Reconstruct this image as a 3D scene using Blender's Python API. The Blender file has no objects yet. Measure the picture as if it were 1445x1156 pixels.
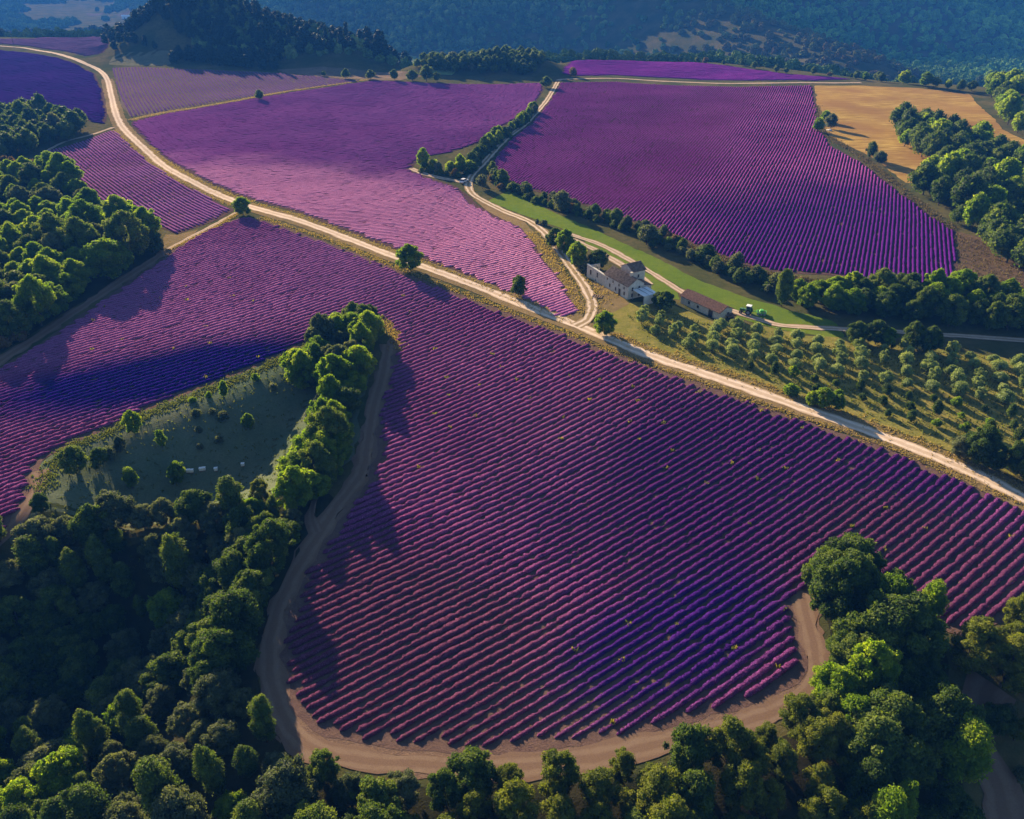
import bpy, math, random
import numpy as np
from mathutils import Vector, Matrix
R = math.radians
sc = bpy.context.scene
col = sc.collection
rng = np.random.default_rng(7)
random.seed(7)

# ------------------------------------------------------------------ camera, sky, sun, exposure
CAM_H = 85.0
PITCH = R(30.87)
HFOV = R(65.0)
cam_d = bpy.data.cameras.new('camera')
cam_d.sensor_fit = 'HORIZONTAL'
cam_d.angle = HFOV
cam_d.clip_start = 1.0
cam_d.clip_end = 12000.0
cam = bpy.data.objects.new('camera', cam_d)
col.objects.link(cam)
cam.location = (0, 0, CAM_H)
cam.rotation_euler = (math.pi / 2 - PITCH, 0, 0)
sc.camera = cam

SUN_EL = R(17.0)
SUN_AZ = math.atan2(-0.48, 0.87)            # clockwise from +Y, the sun stands behind and left
world = bpy.data.worlds.new('World')
sc.world = world
world.use_nodes = True
wn = world.node_tree
sky = wn.nodes.new('ShaderNodeTexSky')
sky.sky_type = 'NISHITA'
sky.sun_disc = False
sky.sun_elevation = SUN_EL
sky.sun_rotation = SUN_AZ
sky.altitude = 600
sky.air_density = 1.0
sky.dust_density = 0.6
sky.ozone_density = 2.0
wn.links.new(sky.outputs[0], wn.nodes['Background'].inputs[0])
wn.nodes['Background'].inputs[1].default_value = 0.05
sun_d = bpy.data.lights.new('sun', 'SUN')
sun_d.energy = 5.0
sun_d.angle = R(0.5)
sun_d.color = (1.0, 0.78, 0.52)
sun = bpy.data.objects.new('sun', sun_d)
col.objects.link(sun)
L = Vector((-math.sin(SUN_AZ) * math.cos(SUN_EL), -math.cos(SUN_AZ) * math.cos(SUN_EL), -math.sin(SUN_EL)))
sun.rotation_euler = L.to_track_quat('-Z', 'Y').to_euler()
sun.location = (-200, 400, 300)

sc.view_settings.view_transform = 'Standard'
sc.view_settings.look = 'None'
sc.view_settings.gamma = 1.0
sc.view_settings.use_curve_mapping = False
sc.view_settings.exposure = 1.9
sc.render.engine = 'CYCLES'
sc.cycles.use_denoising = True
sc.cycles.max_bounces = 6
sc.cycles.diffuse_bounces = 3
sc.cycles.transmission_bounces = 3
sc.cycles.volume_bounces = 0
sc.cycles.transparent_max_bounces = 4
sc.cycles.caustics_reflective = False
sc.cycles.caustics_refractive = False

# ------------------------------------------------------------------ helpers: photo survey -> place
FPX = 722.5 / math.tan(HFOV / 2)
CP, SP = math.cos(PITCH), math.sin(PITCH)

def rays(p):
    p = np.atleast_2d(np.asarray(p, float))
    a = (p[:, 0] - 722.5) / FPX
    b = -(p[:, 1] - 578.0) / FPX
    return np.stack([a, CP + b * SP, -SP + b * CP], 1)

def flat(p):
    d = rays(p)
    t = -CAM_H / d[:, 2]
    return d[:, :2] * t[:, None]

def sdf(P, poly):
    """signed distance to a polygon, positive inside; P (N,2), poly (M,2)"""
    P = np.asarray(P, float); poly = np.asarray(poly, float)
    d2 = np.full(len(P), 1e18)
    ins = np.zeros(len(P), bool)
    for i in range(len(poly)):
        a = poly[i]; b = poly[(i + 1) % len(poly)]
        e = b - a
        w = P - a
        t = np.clip((w @ e) / max(e @ e, 1e-9), 0, 1)
        q = w - t[:, None] * e
        d2 = np.minimum(d2, (q * q).sum(1))
        c = (a[1] > P[:, 1]) != (b[1] > P[:, 1])
        if abs(e[1]) > 1e-12:
            xx = a[0] + (P[:, 1] - a[1]) / e[1] * e[0]
            ins ^= c & (P[:, 0] < xx)
    return np.where(ins, 1, -1) * np.sqrt(d2)

def sstep(a, b, x):
    t = np.clip((x - a) / (b - a), 0, 1)
    return t * t * (3 - 2 * t)

_w = np.random.default_rng(3)
_waves = [(_w.normal(size=2), _w.uniform(0, 6.28)) for _ in range(14)]
def wavy(x, y, wl, k0=0, n=5):
    s = 0
    for i in range(n):
        d, ph = _waves[(k0 + i) % 14]
        d = d / np.hypot(*d)
        s = s + np.sin((x * d[0] + y * d[1]) * 6.283 / (wl * (0.7 + 0.16 * i)) + ph)
    return s / n

def vnoise(x, y, scale, seed=0):
    """hashed value noise, 0..1"""
    x = np.asarray(x) / scale; y = np.asarray(y) / scale
    xi = np.floor(x).astype(np.int64); yi = np.floor(y).astype(np.int64)
    fx = x - xi; fy = y - yi
    fx = fx * fx * (3 - 2 * fx); fy = fy * fy * (3 - 2 * fy)
    def h(a, b):
        n = (a * 374761393 + b * 668265263 + seed * 974634821) & 0xffffffff
        n = ((n ^ (n >> 13)) * 1274126177) & 0xffffffff
        return ((n ^ (n >> 16)) & 0xffff) / 65535.0
    return (h(xi, yi) * (1 - fx) + h(xi + 1, yi) * fx) * (1 - fy) + (h(xi, yi + 1) * (1 - fx) + h(xi + 1, yi + 1) * fx) * fy

# ------------------------------------------------------------------ terrain form
LOW = np.vstack([flat([(60, 706), (200, 692), (300, 684), (430, 660), (497, 642), (462, 735), (405, 825), (362, 925), (378, 1030),
                       (430, 1085), (560, 1106), (720, 1110), (880, 1090), (1000, 1062), (1110, 1030), (1172, 985), (1166, 900),
                       (1152, 832), (1200, 836), (1330, 892), (1445, 888), (1560, 918)]),
                 [(140, 60), (120, -60), (-190, -60), (-190, 60), (-120, 84)]])
BOWL = flat([(60, 690), (100, 640), (200, 598), (300, 560), (420, 510), (520, 470), (500, 560), (495, 630), (440, 700), (300, 760), (120, 780), (40, 760)])
PLATEAU = np.array([(-700, -300), (-700, 640), (-560, 800), (-375, 815), (-300, 760), (-250, 640), (-160, 590), (-85, 566), (-40, 562), (22, 572),
                    (36, 640), (60, 652), (150, 645), (200, 590), (235, 560), (300, 520), (360, 430), (380, 250), (300, -300)])
HILLFOOT = np.array([(-900, 1950), (-480, 1440), (-130, 1120), (100, 1130), (420, 1230), (800, 1180), (1400, 1020), (2600, 1500), (2600, 5000), (-900, 5000)])

def seg_dist(P, a, b):
    a = np.array(a, float); b = np.array(b, float)
    e = b - a
    t = np.clip(((P - a) @ e) / (e @ e), 0, 1)
    return np.linalg.norm(P - a - t[:, None] * e, axis=1), t

def H(x, y):
    x = np.asarray(x, float).ravel(); y = np.asarray(y, float).ravel()
    P = np.stack([x, y], 1)
    near = 1 - sstep(900, 1300, np.hypot(x, y))
    z = near * (1.1 * wavy(x, y, 105, 0) + 0.9 * wavy(x, y, 190, 5) + 0.10 * wavy(x, y, 38, 9)) * sstep(40, 120, np.hypot(x - 40, y - 195) + 40)
    m = (np.abs(x) < 260) & (y < 190)
    if m.any():
        s = sdf(P[m], LOW)
        bw = sdf(P[m], BOWL)
        z[m] -= np.maximum(8.0 * sstep(0, 32, s), 8.5 * sstep(0, 24, bw))
        z[m] -= 9.0 * np.exp(-(((x[m] + 62) / 26) ** 2 + ((y[m] - 82) / 20) ** 2)) * sstep(0, 12, s)
    m = y > 330
    if m.any():
        o = -sdf(P[m], PLATEAU)
        xx, yy = x[m], y[m]
        zz = -66.0 * sstep(0, 330, o)
        zz -= 2.0 * sstep(0, 12, o)
        # wooded knoll on the left
        d, t = seg_dist(P[m], (-258, 722), (-120, 668))
        zz += (42 - 18 * t) * np.exp(-(d / (46 - 6 * t)) ** 2)
        d, t = seg_dist(P[m], (-60, 606), (12, 604))
        zz += 10 * np.exp(-(d / 22) ** 2)
        # spur running down from the hills
        d, t = seg_dist(P[m], (150, 1420), (345, 900))
        zz += (104 - 60 * t) * np.exp(-(d / (125 - 35 * t)) ** 2)
        d, t = seg_dist(P[m], (-560, 1250), (-330, 1100))
        zz += 26 * np.exp(-(d / 110) ** 2)
        s = sdf(P[m], HILLFOOT)
        rise = np.clip(s, 0, 620)
        zz += 0.40 * rise * (1 - 0.00012 * rise) * (1 + 0.22 * wavy(xx, yy, 620, 2) * sstep(0, 300, s)) + sstep(0, 250, s) * 52 * wavy(xx, yy, 300, 7)
        far = sstep(1700, 3400, yy) * (1 - sstep(-100, 100, s))
        zz += far * 120 * (0.7 + 0.4 * wavy(xx, yy, 1300, 4)) + 8 * wavy(xx, yy, 420, 1) * sstep(120, 400, o)
        z[m] += zz
    return z

def at(pts):
    """photo survey points -> ground points (N,2)"""
    d = rays(pts)
    out = np.zeros((len(d), 2))
    T = np.concatenate([np.linspace(60, 700, 321), np.geomspace(705, 5000, 260)])
    for i, r in enumerate(d):
        tt = T / np.linalg.norm(r)
        X = r[None] * tt[:, None]
        g = CAM_H + X[:, 2] - H(X[:, 0], X[:, 1])
        k = np.argmax(g < 0)
        if g[k] >= 0:
            k = len(T) - 1
        lo, hi = tt[max(k - 1, 0)], tt[k]
        for _ in range(14):
            mid = (lo + hi) / 2
            q = r * mid
            if CAM_H + q[2] - H(q[0], q[1])[0] < 0: hi = mid
            else: lo = mid
        out[i] = (r * hi)[:2]
    return out

# ------------------------------------------------------------------ mesh helpers
def set_attr(me, name, vals):
    a = me.attributes.new(name, 'FLOAT', 'POINT')
    a.data.foreach_set('value', np.asarray(vals, np.float32))

def mesh_np(name, V, faces, mats, smooth=True, midx=None, attrs=None):
    """faces: list of (n,k) int arrays, each of one polygon size"""
    me = bpy.data.meshes.new(name)
    V = np.asarray(V, np.float32)
    me.vertices.add(len(V)); me.vertices.foreach_set('co', V.ravel())
    nl = sum(f.size for f in faces); nf = sum(len(f) for f in faces)
    me.loops.add(nl); me.polygons.add(nf)
    me.loops.foreach_set('vertex_index', np.concatenate([f.ravel() for f in faces]).astype(np.int32))
    st = []; o = 0
    for f in faces:
        st.append(o + np.arange(len(f)) * f.shape[1]); o += f.size
    me.polygons.foreach_set('loop_start', np.concatenate(st).astype(np.int32))
    if smooth is not None:
        s = np.full(nf, bool(smooth)) if np.isscalar(smooth) else smooth
        me.polygons.foreach_set('use_smooth', s)
    if midx is not None:
        me.polygons.foreach_set('material_index', np.asarray(midx, np.int32))
    for m in (mats if isinstance(mats, (list, tuple)) else [mats]):
        me.materials.append(m)
    for k, v in (attrs or {}).items():
        set_attr(me, k, v)
    me.update(calc_edges=True)
    return me

def obj(name, me, parent=None, loc=None):
    o = bpy.data.objects.new(name, me)
    col.objects.link(o)
    if parent is not None: o.parent = parent
    if loc is not None: o.location = loc
    return o

def tag(o, label=None, cat=None, group=None, kind=None):
    if label: o['label'] = label
    if cat: o['category'] = cat
    if group: o['group'] = group
    if kind: o['kind'] = kind
    return o

def struct(name, me):
    return tag(obj(name, me), kind='structure')

def empty(name, loc, rz=0.0, label=None, cat=None, group=None):
    o = bpy.data.objects.new(name, None)
    o.empty_display_size = 0.5
    col.objects.link(o)
    o.location = loc
    o.rotation_euler = (0, 0, rz)
    return tag(o, label, cat, group)

class MB:
    """a small builder of one mesh out of boxes, prisms and tubes"""
    def __init__(s): s.v = []; s.f = []
    def add(s, verts, faces):
        o = len(s.v)
        s.v += [tuple(p) for p in verts]
        s.f += [tuple(i + o for i in f) for f in faces]
        return s
    def box(s, a, b, M=None):
        (x0, y0, z0), (x1, y1, z1) = a, b
        vs = [(x0, y0, z0), (x1, y0, z0), (x1, y1, z0), (x0, y1, z0), (x0, y0, z1), (x1, y0, z1), (x1, y1, z1), (x0, y1, z1)]
        if M is not None: vs = [tuple(M @ Vector(p)) for p in vs]
        return s.add(vs, [(3, 2, 1, 0), (4, 5, 6, 7), (0, 1, 5, 4), (1, 2, 6, 5), (2, 3, 7, 6), (3, 0, 4, 7)])
    def prism(s, prof, d0, d1, axis='x'):
        n = len(prof)
        mk = {'x': lambda p, d: (d, p[0], p[1]), 'y': lambda p, d: (p[0], d, p[1]), 'z': lambda p, d: (p[0], p[1], d)}[axis]
        vs = [mk(p, d0) for p in prof] + [mk(p, d1) for p in prof]
        fs = [tuple(range(n))[::-1], tuple(range(n, 2 * n))] + [(i, (i + 1) % n, n + (i + 1) % n, n + i) for i in range(n)]
        return s.add(vs, fs)
    def tube(s, pts, rad, n=8):
        vs = []; fs = []
        for k, (p, r) in enumerate(zip(pts, rad)):
            p = Vector(p)
            q = Vector(pts[min(k + 1, len(pts) - 1)]) - Vector(pts[max(k - 1, 0)])
            q.normalize()
            u = q.orthogonal().normalized(); w = q.cross(u)
            for i in range(n):
                a = 6.2832 * i / n
                vs.append(tuple(p + r * (math.cos(a) * u + math.sin(a) * w)))
        for k in range(len(pts) - 1):
            for i in range(n):
                j = (i + 1) % n
                fs.append((k * n + i, k * n + j, (k + 1) * n + j, (k + 1) * n + i))
        fs.append(tuple(range(n))[::-1]); fs.append(tuple((len(pts) - 1) * n + i for i in range(n)))
        return s.add(vs, fs)
    def build(s, name, mat, parent=None, smooth=False, bevel=0.0):
        me = bpy.data.meshes.new(name)
        me.from_pydata(s.v, [], s.f)
        me.materials.append(mat)
        if smooth: me.polygons.foreach_set('use_smooth', [True] * len(me.polygons))
        o = obj(name, me, parent)
        if bevel:
            b = o.modifiers.new('bevel', 'BEVEL'); b.width = bevel; b.segments = 2; b.limit_method = 'ANGLE'
        return o

# ------------------------------------------------------------------ materials
def mat(name):
    m = bpy.data.materials.new(name)
    m.use_nodes = True
    nt = m.node_tree
    nt.nodes.clear()
    out = nt.nodes.new('ShaderNodeOutputMaterial')
    return m, nt, out

class NT:
    def __init__(s, nt): s.nt = nt
    def n(s, t, **kw):
        nd = s.nt.nodes.new(t)
        for k, v in kw.items(): setattr(nd, k, v)
        return nd
    def link(s, a, b): s.nt.links.new(a, b)
    def pos(s): return s.n('ShaderNodeNewGeometry').outputs['Position']
    def noise(s, vec, scale, detail=3, rough=0.55, dist=0.0):
        nd = s.n('ShaderNodeTexNoise')
        nd.inputs['Scale'].default_value = scale; nd.inputs['Detail'].default_value = detail
        nd.inputs['Roughness'].default_value = rough; nd.inputs['Distortion'].default_value = dist
        s.link(vec, nd.inputs['Vector'])
        return nd.outputs['Fac']
    def ramp(s, fac, stops):
        nd = s.n('ShaderNodeValToRGB')
        el = nd.color_ramp.elements
        while len(el) < len(stops): el.new(0.5)
        for e, (p, c) in zip(el, stops):
            e.position = p
            e.color = (c, c, c, 1) if np.isscalar(c) else (*c, 1)
        s.link(fac, nd.inputs['Fac'])
        return nd.outputs['Color']
    def mix(s, fac, a, b, blend='MIX'):
        nd = s.n('ShaderNodeMix', data_type='RGBA', blend_type=blend)
        for sock, v in ((nd.inputs['Factor'], fac), (nd.inputs['A'], a), (nd.inputs['B'], b)):
            if isinstance(v, (int, float)): sock.default_value = v
            elif isinstance(v, tuple): sock.default_value = (*v, 1)
            else: s.link(v, sock)
        return nd.outputs['Result']
    def math(s, op, a, b=0.0):
        nd = s.n('ShaderNodeMath', operation=op)
        for i, v in ((0, a), (1, b)):
            if isinstance(v, (int, float)): nd.inputs[i].default_value = v
            else: s.link(v, nd.inputs[i])
        return nd.outputs[0]
    def bump(s, h, strength, dist):
        nd = s.n('ShaderNodeBump')
        nd.inputs['Strength'].default_value = strength; nd.inputs['Distance'].default_value = dist
        s.link(h, nd.inputs['Height'])
        return nd.outputs['Normal']
    def patch(s, pos, centre, radii, ang, edge=0.4):
        """1 inside an oval patch of ground, fading out raggedly"""
        mp = s.n('ShaderNodeMapping', vector_type='TEXTURE')
        mp.inputs['Location'].default_value = (centre[0], centre[1], 0)
        mp.inputs['Rotation'].default_value = (0, 0, ang)
        mp.inputs['Scale'].default_value = (radii[0], radii[1], 1e4)
        s.link(pos, mp.inputs['Vector'])
        ln = s.n('ShaderNodeVectorMath', operation='LENGTH')
        s.link(mp.outputs[0], ln.inputs[0])
        wob = s.noise(pos, 0.05, 3)
        d = s.math('ADD', ln.outputs['Value'], s.math('MULTIPLY', s.math('SUBTRACT', wob, 0.5), 0.7))
        mr = s.n('ShaderNodeMapRange', interpolation_type='SMOOTHSTEP')
        mr.inputs['From Min'].default_value = 1.0 + edge; mr.inputs['From Max'].default_value = 1.0 - edge
        s.link(d, mr.inputs['Value'])
        return mr.outputs[0]

def principled(b, nt, out, colour, rough=0.9, normal=None, transl=0.0, tcol=None, spec=0.2):
    p = b.n('ShaderNodeBsdfPrincipled')
    p.inputs['Roughness'].default_value = rough
    p.inputs['Specular IOR Level'].default_value = spec
    if isinstance(colour, tuple): p.inputs['Base Color'].default_value = (*colour, 1)
    else: b.link(colour, p.inputs['Base Color'])
    if normal is not None: b.link(normal, p.inputs['Normal'])
    sh = p.outputs[0]
    if transl > 0:
        t = b.n('ShaderNodeBsdfTranslucent')
        tc = tcol if tcol is not None else colour
        if isinstance(tc, tuple): t.inputs['Color'].default_value = (*tc, 1)
        else: b.link(tc, t.inputs['Color'])
        if normal is not None: b.link(normal, t.inputs['Normal'])
        mx = b.n('ShaderNodeMixShader')
        mx.inputs[0].default_value = transl
        b.link(sh, mx.inputs[1]); b.link(t.outputs[0], mx.inputs[2])
        sh = mx.outputs[0]
    b.link(sh, out.inputs['Surface'])

def simple(name, c, rough=0.6, spec=0.3, var=0.25, scale=3.0, metal=0.0, bump=0.0):
    m, nt, out = mat(name); b = NT(nt)
    f = b.noise(b.pos(), scale, 4)
    cc = b.mix(1.0, c, b.ramp(f, [(0.25, 1 - var), (0.75, 1 + var * 0.4)]), 'MULTIPLY')
    nm = b.bump(f, 0.5, bump) if bump else None
    principled(b, nt, out, cc, rough, nm, spec=spec)
    return m

def lavender_mat(name, dark, mid, light, patches=(), weeds=0.12, stems=0.75):
    m, nt, out = mat(name); b = NT(nt)
    pos = b.pos()
    fine = b.noise(pos, 5.5, 3, 0.7)
    big = b.noise(pos, 0.022, 3, 0.5)
    c = b.ramp(fine, [(0.30, dark), (0.52, mid), (0.74, light)])
    c = b.mix(b.ramp(big, [(0.35, 0.0), (0.7, 0.55)]), c, b.mix(0.6, c, light))
    for centre, radii, ang, colour, amt in patches:
        f = b.math('MULTIPLY', b.patch(pos, centre, radii, ang), amt)
        tint = b.mix(1.0, colour, b.ramp(fine, [(0.3, 0.5), (0.75, 1.35)]), 'MULTIPLY')
        c = b.mix(f, c, tint)
    if weeds:
        wd = b.math('MULTIPLY', b.ramp(b.noise(pos, 0.9, 3), [(0.64, 0.0), (0.72, 1.0)]), b.ramp(b.noise(pos, 0.06, 2), [(0.5, 0.0), (0.65, 1.0)]))
        c = b.mix(b.math('MULTIPLY', wd, weeds * 4), c, (0.16, 0.15, 0.05))
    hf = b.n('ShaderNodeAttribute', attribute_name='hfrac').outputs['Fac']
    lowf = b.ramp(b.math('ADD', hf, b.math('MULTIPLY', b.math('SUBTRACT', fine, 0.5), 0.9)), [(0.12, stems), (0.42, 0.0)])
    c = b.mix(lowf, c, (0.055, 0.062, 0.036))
    nm = b.bump(b.noise(pos, 9.0, 3, 0.75), 1.0, 0.16)
    principled(b, nt, out, c, 1.0, nm, transl=0.25, tcol=c, spec=0.0)
    return m

def ground_mat(name, a, bcol, ccol, scales=(0.05, 0.5, 4.0), amounts=(0.6, 0.6), bumpd=0.15):
    m, nt, out = mat(name); b = NT(nt)
    pos = b.pos()
    n1 = b.noise(pos, scales[0], 4); n2 = b.noise(pos, scales[1], 5, 0.65); n3 = b.noise(pos, scales[2], 4, 0.7)
    c = b.mix(b.ramp(n1, [(0.38, 0.0), (0.62, amounts[0])]), a, bcol)
    c = b.mix(b.ramp(n2, [(0.45, 0.0), (0.68, amounts[1])]), c, ccol)
    c = b.mix(1.0, c, b.ramp(n3, [(0.25, 0.7), (0.75, 1.25)]), 'MULTIPLY')
    nm = b.bump(b.math('ADD', n2, n3), 0.7, bumpd)
    principled(b, nt, out, c, 1.0, nm, spec=0.0)
    return m

def leaf_mat(name, dark, mid, light, transl=0.35):
    m, nt, out = mat(name); b = NT(nt)
    at_ = b.n('ShaderNodeAttribute', attribute_name='tint').outputs['Fac']
    oi = b.n('ShaderNodeObjectInfo').outputs['Random']
    f = b.math('ADD', b.math('MULTIPLY', at_, 0.75), b.math('MULTIPLY', oi, 0.35))
    c = b.ramp(f, [(0.08, dark), (0.5, mid), (0.98, light)])
    t = b.mix(1.0, c, (1.5, 1.5, 0.6), 'MULTIPLY')
    principled(b, nt, out, c, 0.7, None, transl=transl, tcol=t, spec=0.15)
    return m

M = {}
M['ground'] = ground_mat('rough_grass_ground', (0.055, 0.065, 0.022), (0.15, 0.115, 0.05), (0.035, 0.05, 0.018))
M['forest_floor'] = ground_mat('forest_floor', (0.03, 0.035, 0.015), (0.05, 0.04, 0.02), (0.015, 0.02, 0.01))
M['pale_soil'] = ground_mat('thin_field_soil', (0.13, 0.09, 0.08), (0.10, 0.085, 0.06), (0.16, 0.12, 0.09), (0.04, 0.8, 5.0))
M['near_soil'] = ground_mat('near_field_soil', (0.125, 0.080, 0.064), (0.10, 0.060, 0.054), (0.165, 0.108, 0.08), (0.05, 0.8, 5.0))
M['soil'] = ground_mat('field_soil', (0.085, 0.050, 0.046), (0.065, 0.036, 0.04), (0.125, 0.08, 0.062), (0.04, 0.8, 5.0))
M['margin'] = ground_mat('dirt_margin', (0.165, 0.108, 0.075), (0.125, 0.082, 0.063), (0.215, 0.145, 0.095), (0.05, 0.7, 5.0))
M['meadow'] = ground_mat('bowl_meadow', (0.10, 0.13, 0.07), (0.14, 0.14, 0.085), (0.075, 0.10, 0.055), (0.06, 0.4, 3.0))
M['lawn'] = ground_mat('valley_lawn', (0.10, 0.155, 0.018), (0.15, 0.185, 0.024), (0.08, 0.125, 0.016), (0.07, 0.5, 4.0), bumpd=0.08)
M['dry'] = ground_mat('dry_grass_ground', (0.20, 0.14, 0.065), (0.13, 0.11, 0.04), (0.26, 0.185, 0.09), (0.06, 0.5, 3.0))
M['orchard'] = ground_mat('orchard_grass', (0.19, 0.175, 0.04), (0.125, 0.135, 0.028), (0.30, 0.235, 0.07), (0.05, 0.35, 2.0))
M['bare'] = ground_mat('bare_plot', (0.11, 0.075, 0.045), (0.15, 0.10, 0.05), (0.075, 0.055, 0.035), (0.06, 0.6, 3.0))
M['scrub'] = ground_mat('scrub', (0.19, 0.13, 0.09), (0.08, 0.08, 0.04), (0.24, 0.17, 0.11), (0.04, 0.25, 1.5))
M['pale_field'] = ground_mat('pale_field', (0.10, 0.08, 0.07), (0.08, 0.07, 0.05), (0.12, 0.10, 0.08), (0.01, 0.1, 0.5))
M['green_field'] = ground_mat('green_field', (0.16, 0.22, 0.08), (0.2, 0.24, 0.1), (0.13, 0.18, 0.07), (0.01, 0.1, 0.5))
M['fallow'] = ground_mat('fallow_plot', (0.15, 0.14, 0.08), (0.11, 0.12, 0.06), (0.2, 0.17, 0.1), (0.02, 0.2, 1.0))
M['bark'] = simple('bark', (0.10, 0.075, 0.055), 0.9, 0.1, 0.5, 6.0)

def wheat_mat():
    m, nt, out = mat('wheat_stubble'); b = NT(nt)
    pos = b.pos()
    mp = b.n('ShaderNodeMapping'); mp.inputs['Rotation'].default_value = (0, 0, R(28)); mp.inputs['Scale'].default_value = (0.12, 1.3, 1)
    b.link(pos, mp.inputs['Vector'])
    st = b.noise(mp.outputs[0], 0.8, 4, 0.65, 0.4)
    n1 = b.noise(pos, 0.03, 4)
    c = b.ramp(st, [(0.3, (0.15, 0.082, 0.022)), (0.50, (0.36, 0.23, 0.055)), (0.68, (0.56, 0.39, 0.12))])
    c = b.mix(b.ramp(n1, [(0.35, 0.0), (0.62, 0.85)]), c, (0.25, 0.135, 0.045))
    nm = b.bump(b.math('ADD', st, b.noise(pos, 2.5, 3)), 0.8, 0.3)
    principled(b, nt, out, c, 1.0, nm, spec=0.0)
    return m
M['wheat'] = wheat_mat()

def road_mat(name, base, track, verge, amt):
    m, nt, out = mat(name); b = NT(nt)
    pos = b.pos()
    u = b.n('ShaderNodeAttribute', attribute_name='across').outputs['Fac']      # -1 .. 1 over the width
    a = b.math('ABSOLUTE', b.math('ADD', u, b.math('MULTIPLY', b.math('SUBTRACT', b.noise(pos, 0.35, 3), 0.5), 0.5)))
    c = b.ramp(a, [(0.0, base), (0.22, base), (0.40, track), (0.66, track), (0.82, base), (0.97, verge)])
    n2 = b.noise(pos, 0.6, 5, 0.65)
    c = b.mix(b.ramp(n2, [(0.45, 0.0), (0.7, amt)]), c, verge)
    n3 = b.noise(pos, 6, 3)
    c = b.mix(1.0, c, b.ramp(n3, [(0.25, 0.85), (0.75, 1.12)]), 'MULTIPLY')
    principled(b, nt, out, c, 1.0, b.bump(n3, 0.5, 0.05), spec=0.0)
    return m
M['road'] = road_mat('chalky_road', (0.50, 0.38, 0.27), (0.66, 0.53, 0.41), (0.30, 0.21, 0.11), 0.35)
M['track'] = road_mat('farm_track', (0.34, 0.25, 0.17), (0.52, 0.41, 0.31), (0.26, 0.18, 0.10), 0.4)
M['dirt'] = road_mat('field_edge_track', (0.165, 0.108, 0.074), (0.205, 0.142, 0.098), (0.165, 0.108, 0.074), 0.6)
M['rutted'] = road_mat('rutted_lane', (0.27, 0.20, 0.11), (0.60, 0.48, 0.37), (0.28, 0.20, 0.10), 0.35)

# ------------------------------------------------------------------ the ground sheet
def axis(lo, hi, step, far0, far1, grow=1.16):
    core = list(np.arange(lo, hi + 0.01, step))
    a = []; p = hi; s = step
    while p < far1: s = min(s * grow, 60); p += s; a.append(p)
    b = []; p = lo; s = step
    while p > far0: s = min(s * grow, 60); p -= s; b.append(p)
    return np.array(b[::-1] + core + a)
gx = axis(-150, 190, 2.0, -4200, 4200, 1.05)
gy = axis(40, 330, 2.0, -1200, 5200, 1.035)
GX, GY = np.meshgrid(gx, gy)
GZ = H(GX, GY).reshape(GX.shape)
def Hm(x, y):
    """height of the ground sheet itself (bilinear on its grid)"""
    x = np.asarray(x, float); y = np.asarray(y, float)
    i = np.clip(np.searchsorted(gx, x) - 1, 0, len(gx) - 2); j = np.clip(np.searchsorted(gy, y) - 1, 0, len(gy) - 2)
    fx = (x - gx[i]) / (gx[i + 1] - gx[i]); fy = (y - gy[j]) / (gy[j + 1] - gy[j])
    return (GZ[j, i] * (1 - fx) + GZ[j, i + 1] * fx) * (1 - fy) + (GZ[j + 1, i] * (1 - fx) + GZ[j + 1, i + 1] * fx) * fy
nx_, ny_ = len(gx), len(gy)
ii = (np.arange(ny_ - 1)[:, None] * nx_ + np.arange(nx_ - 1)[None]).ravel()
struct('ground', mesh_np('ground', np.stack([GX.ravel(), GY.ravel(), GZ.ravel()], 1), [np.stack([ii, ii + 1, ii + nx_ + 1, ii + nx_], 1)], M['ground']))

def patch(name, poly, step, dz, material, ragged=0.0):
    """a sheet of other ground laid over the ground sheet, cut to a polygon"""
    poly = np.asarray(poly)
    lo = poly.min(0) - 2 * step; hi = poly.max(0) + 2 * step
    xs = np.arange(lo[0], hi[0], step); ys = np.arange(lo[1], hi[1], step)
    X, Y = np.meshgrid(xs, ys)
    P = np.stack([X.ravel(), Y.ravel()], 1)
    S = sdf(P, poly)
    if ragged:
        S = S + ragged * (vnoise(P[:, 0], P[:, 1], 2.3, 5) + vnoise(P[:, 0], P[:, 1], 6.1, 6) - 1.0)
    n = len(xs); mrow = len(ys)
    c = (np.arange(mrow - 1)[:, None] * n + np.arange(n - 1)[None]).ravel()
    Q = np.stack([c, c + 1, c + n + 1, c + n], 1)
    ins = S[Q] > 0
    full = ins.all(1); part = ins.any(1) & ~full
    used = np.unique(Q[full])
    remap = np.full(len(P), -1); remap[used] = np.arange(len(used))
    V = [P[used]]
    F = remap[Q[full]]
    tri = []; base = len(used); extra = []
    for q in Q[part]:
        pol = []
        for k in range(4):
            a, b2 = q[k], q[(k + 1) % 4]
            if S[a] > 0: pol.append(P[a])
            if (S[a] > 0) != (S[b2] > 0):
                t = S[a] / (S[a] - S[b2]); pol.append(P[a] + t * (P[b2] - P[a]))
        for k in range(1, len(pol) - 1): tri.append((base, base + k, base + k + 1))
        extra += pol; base += len(pol)
    if extra: V.append(np.array(extra))
    V = np.vstack(V)
    Z = Hm(V[:, 0], V[:, 1]) + dz
    faces = [F] if len(F) else []
    if tri: faces.append(np.array(tri))
    if not faces:
        print('EMPTY PATCH', name, poly[:3])
        return None
    return struct(name, mesh_np(name, np.column_stack([V, Z]), faces, material))

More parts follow.
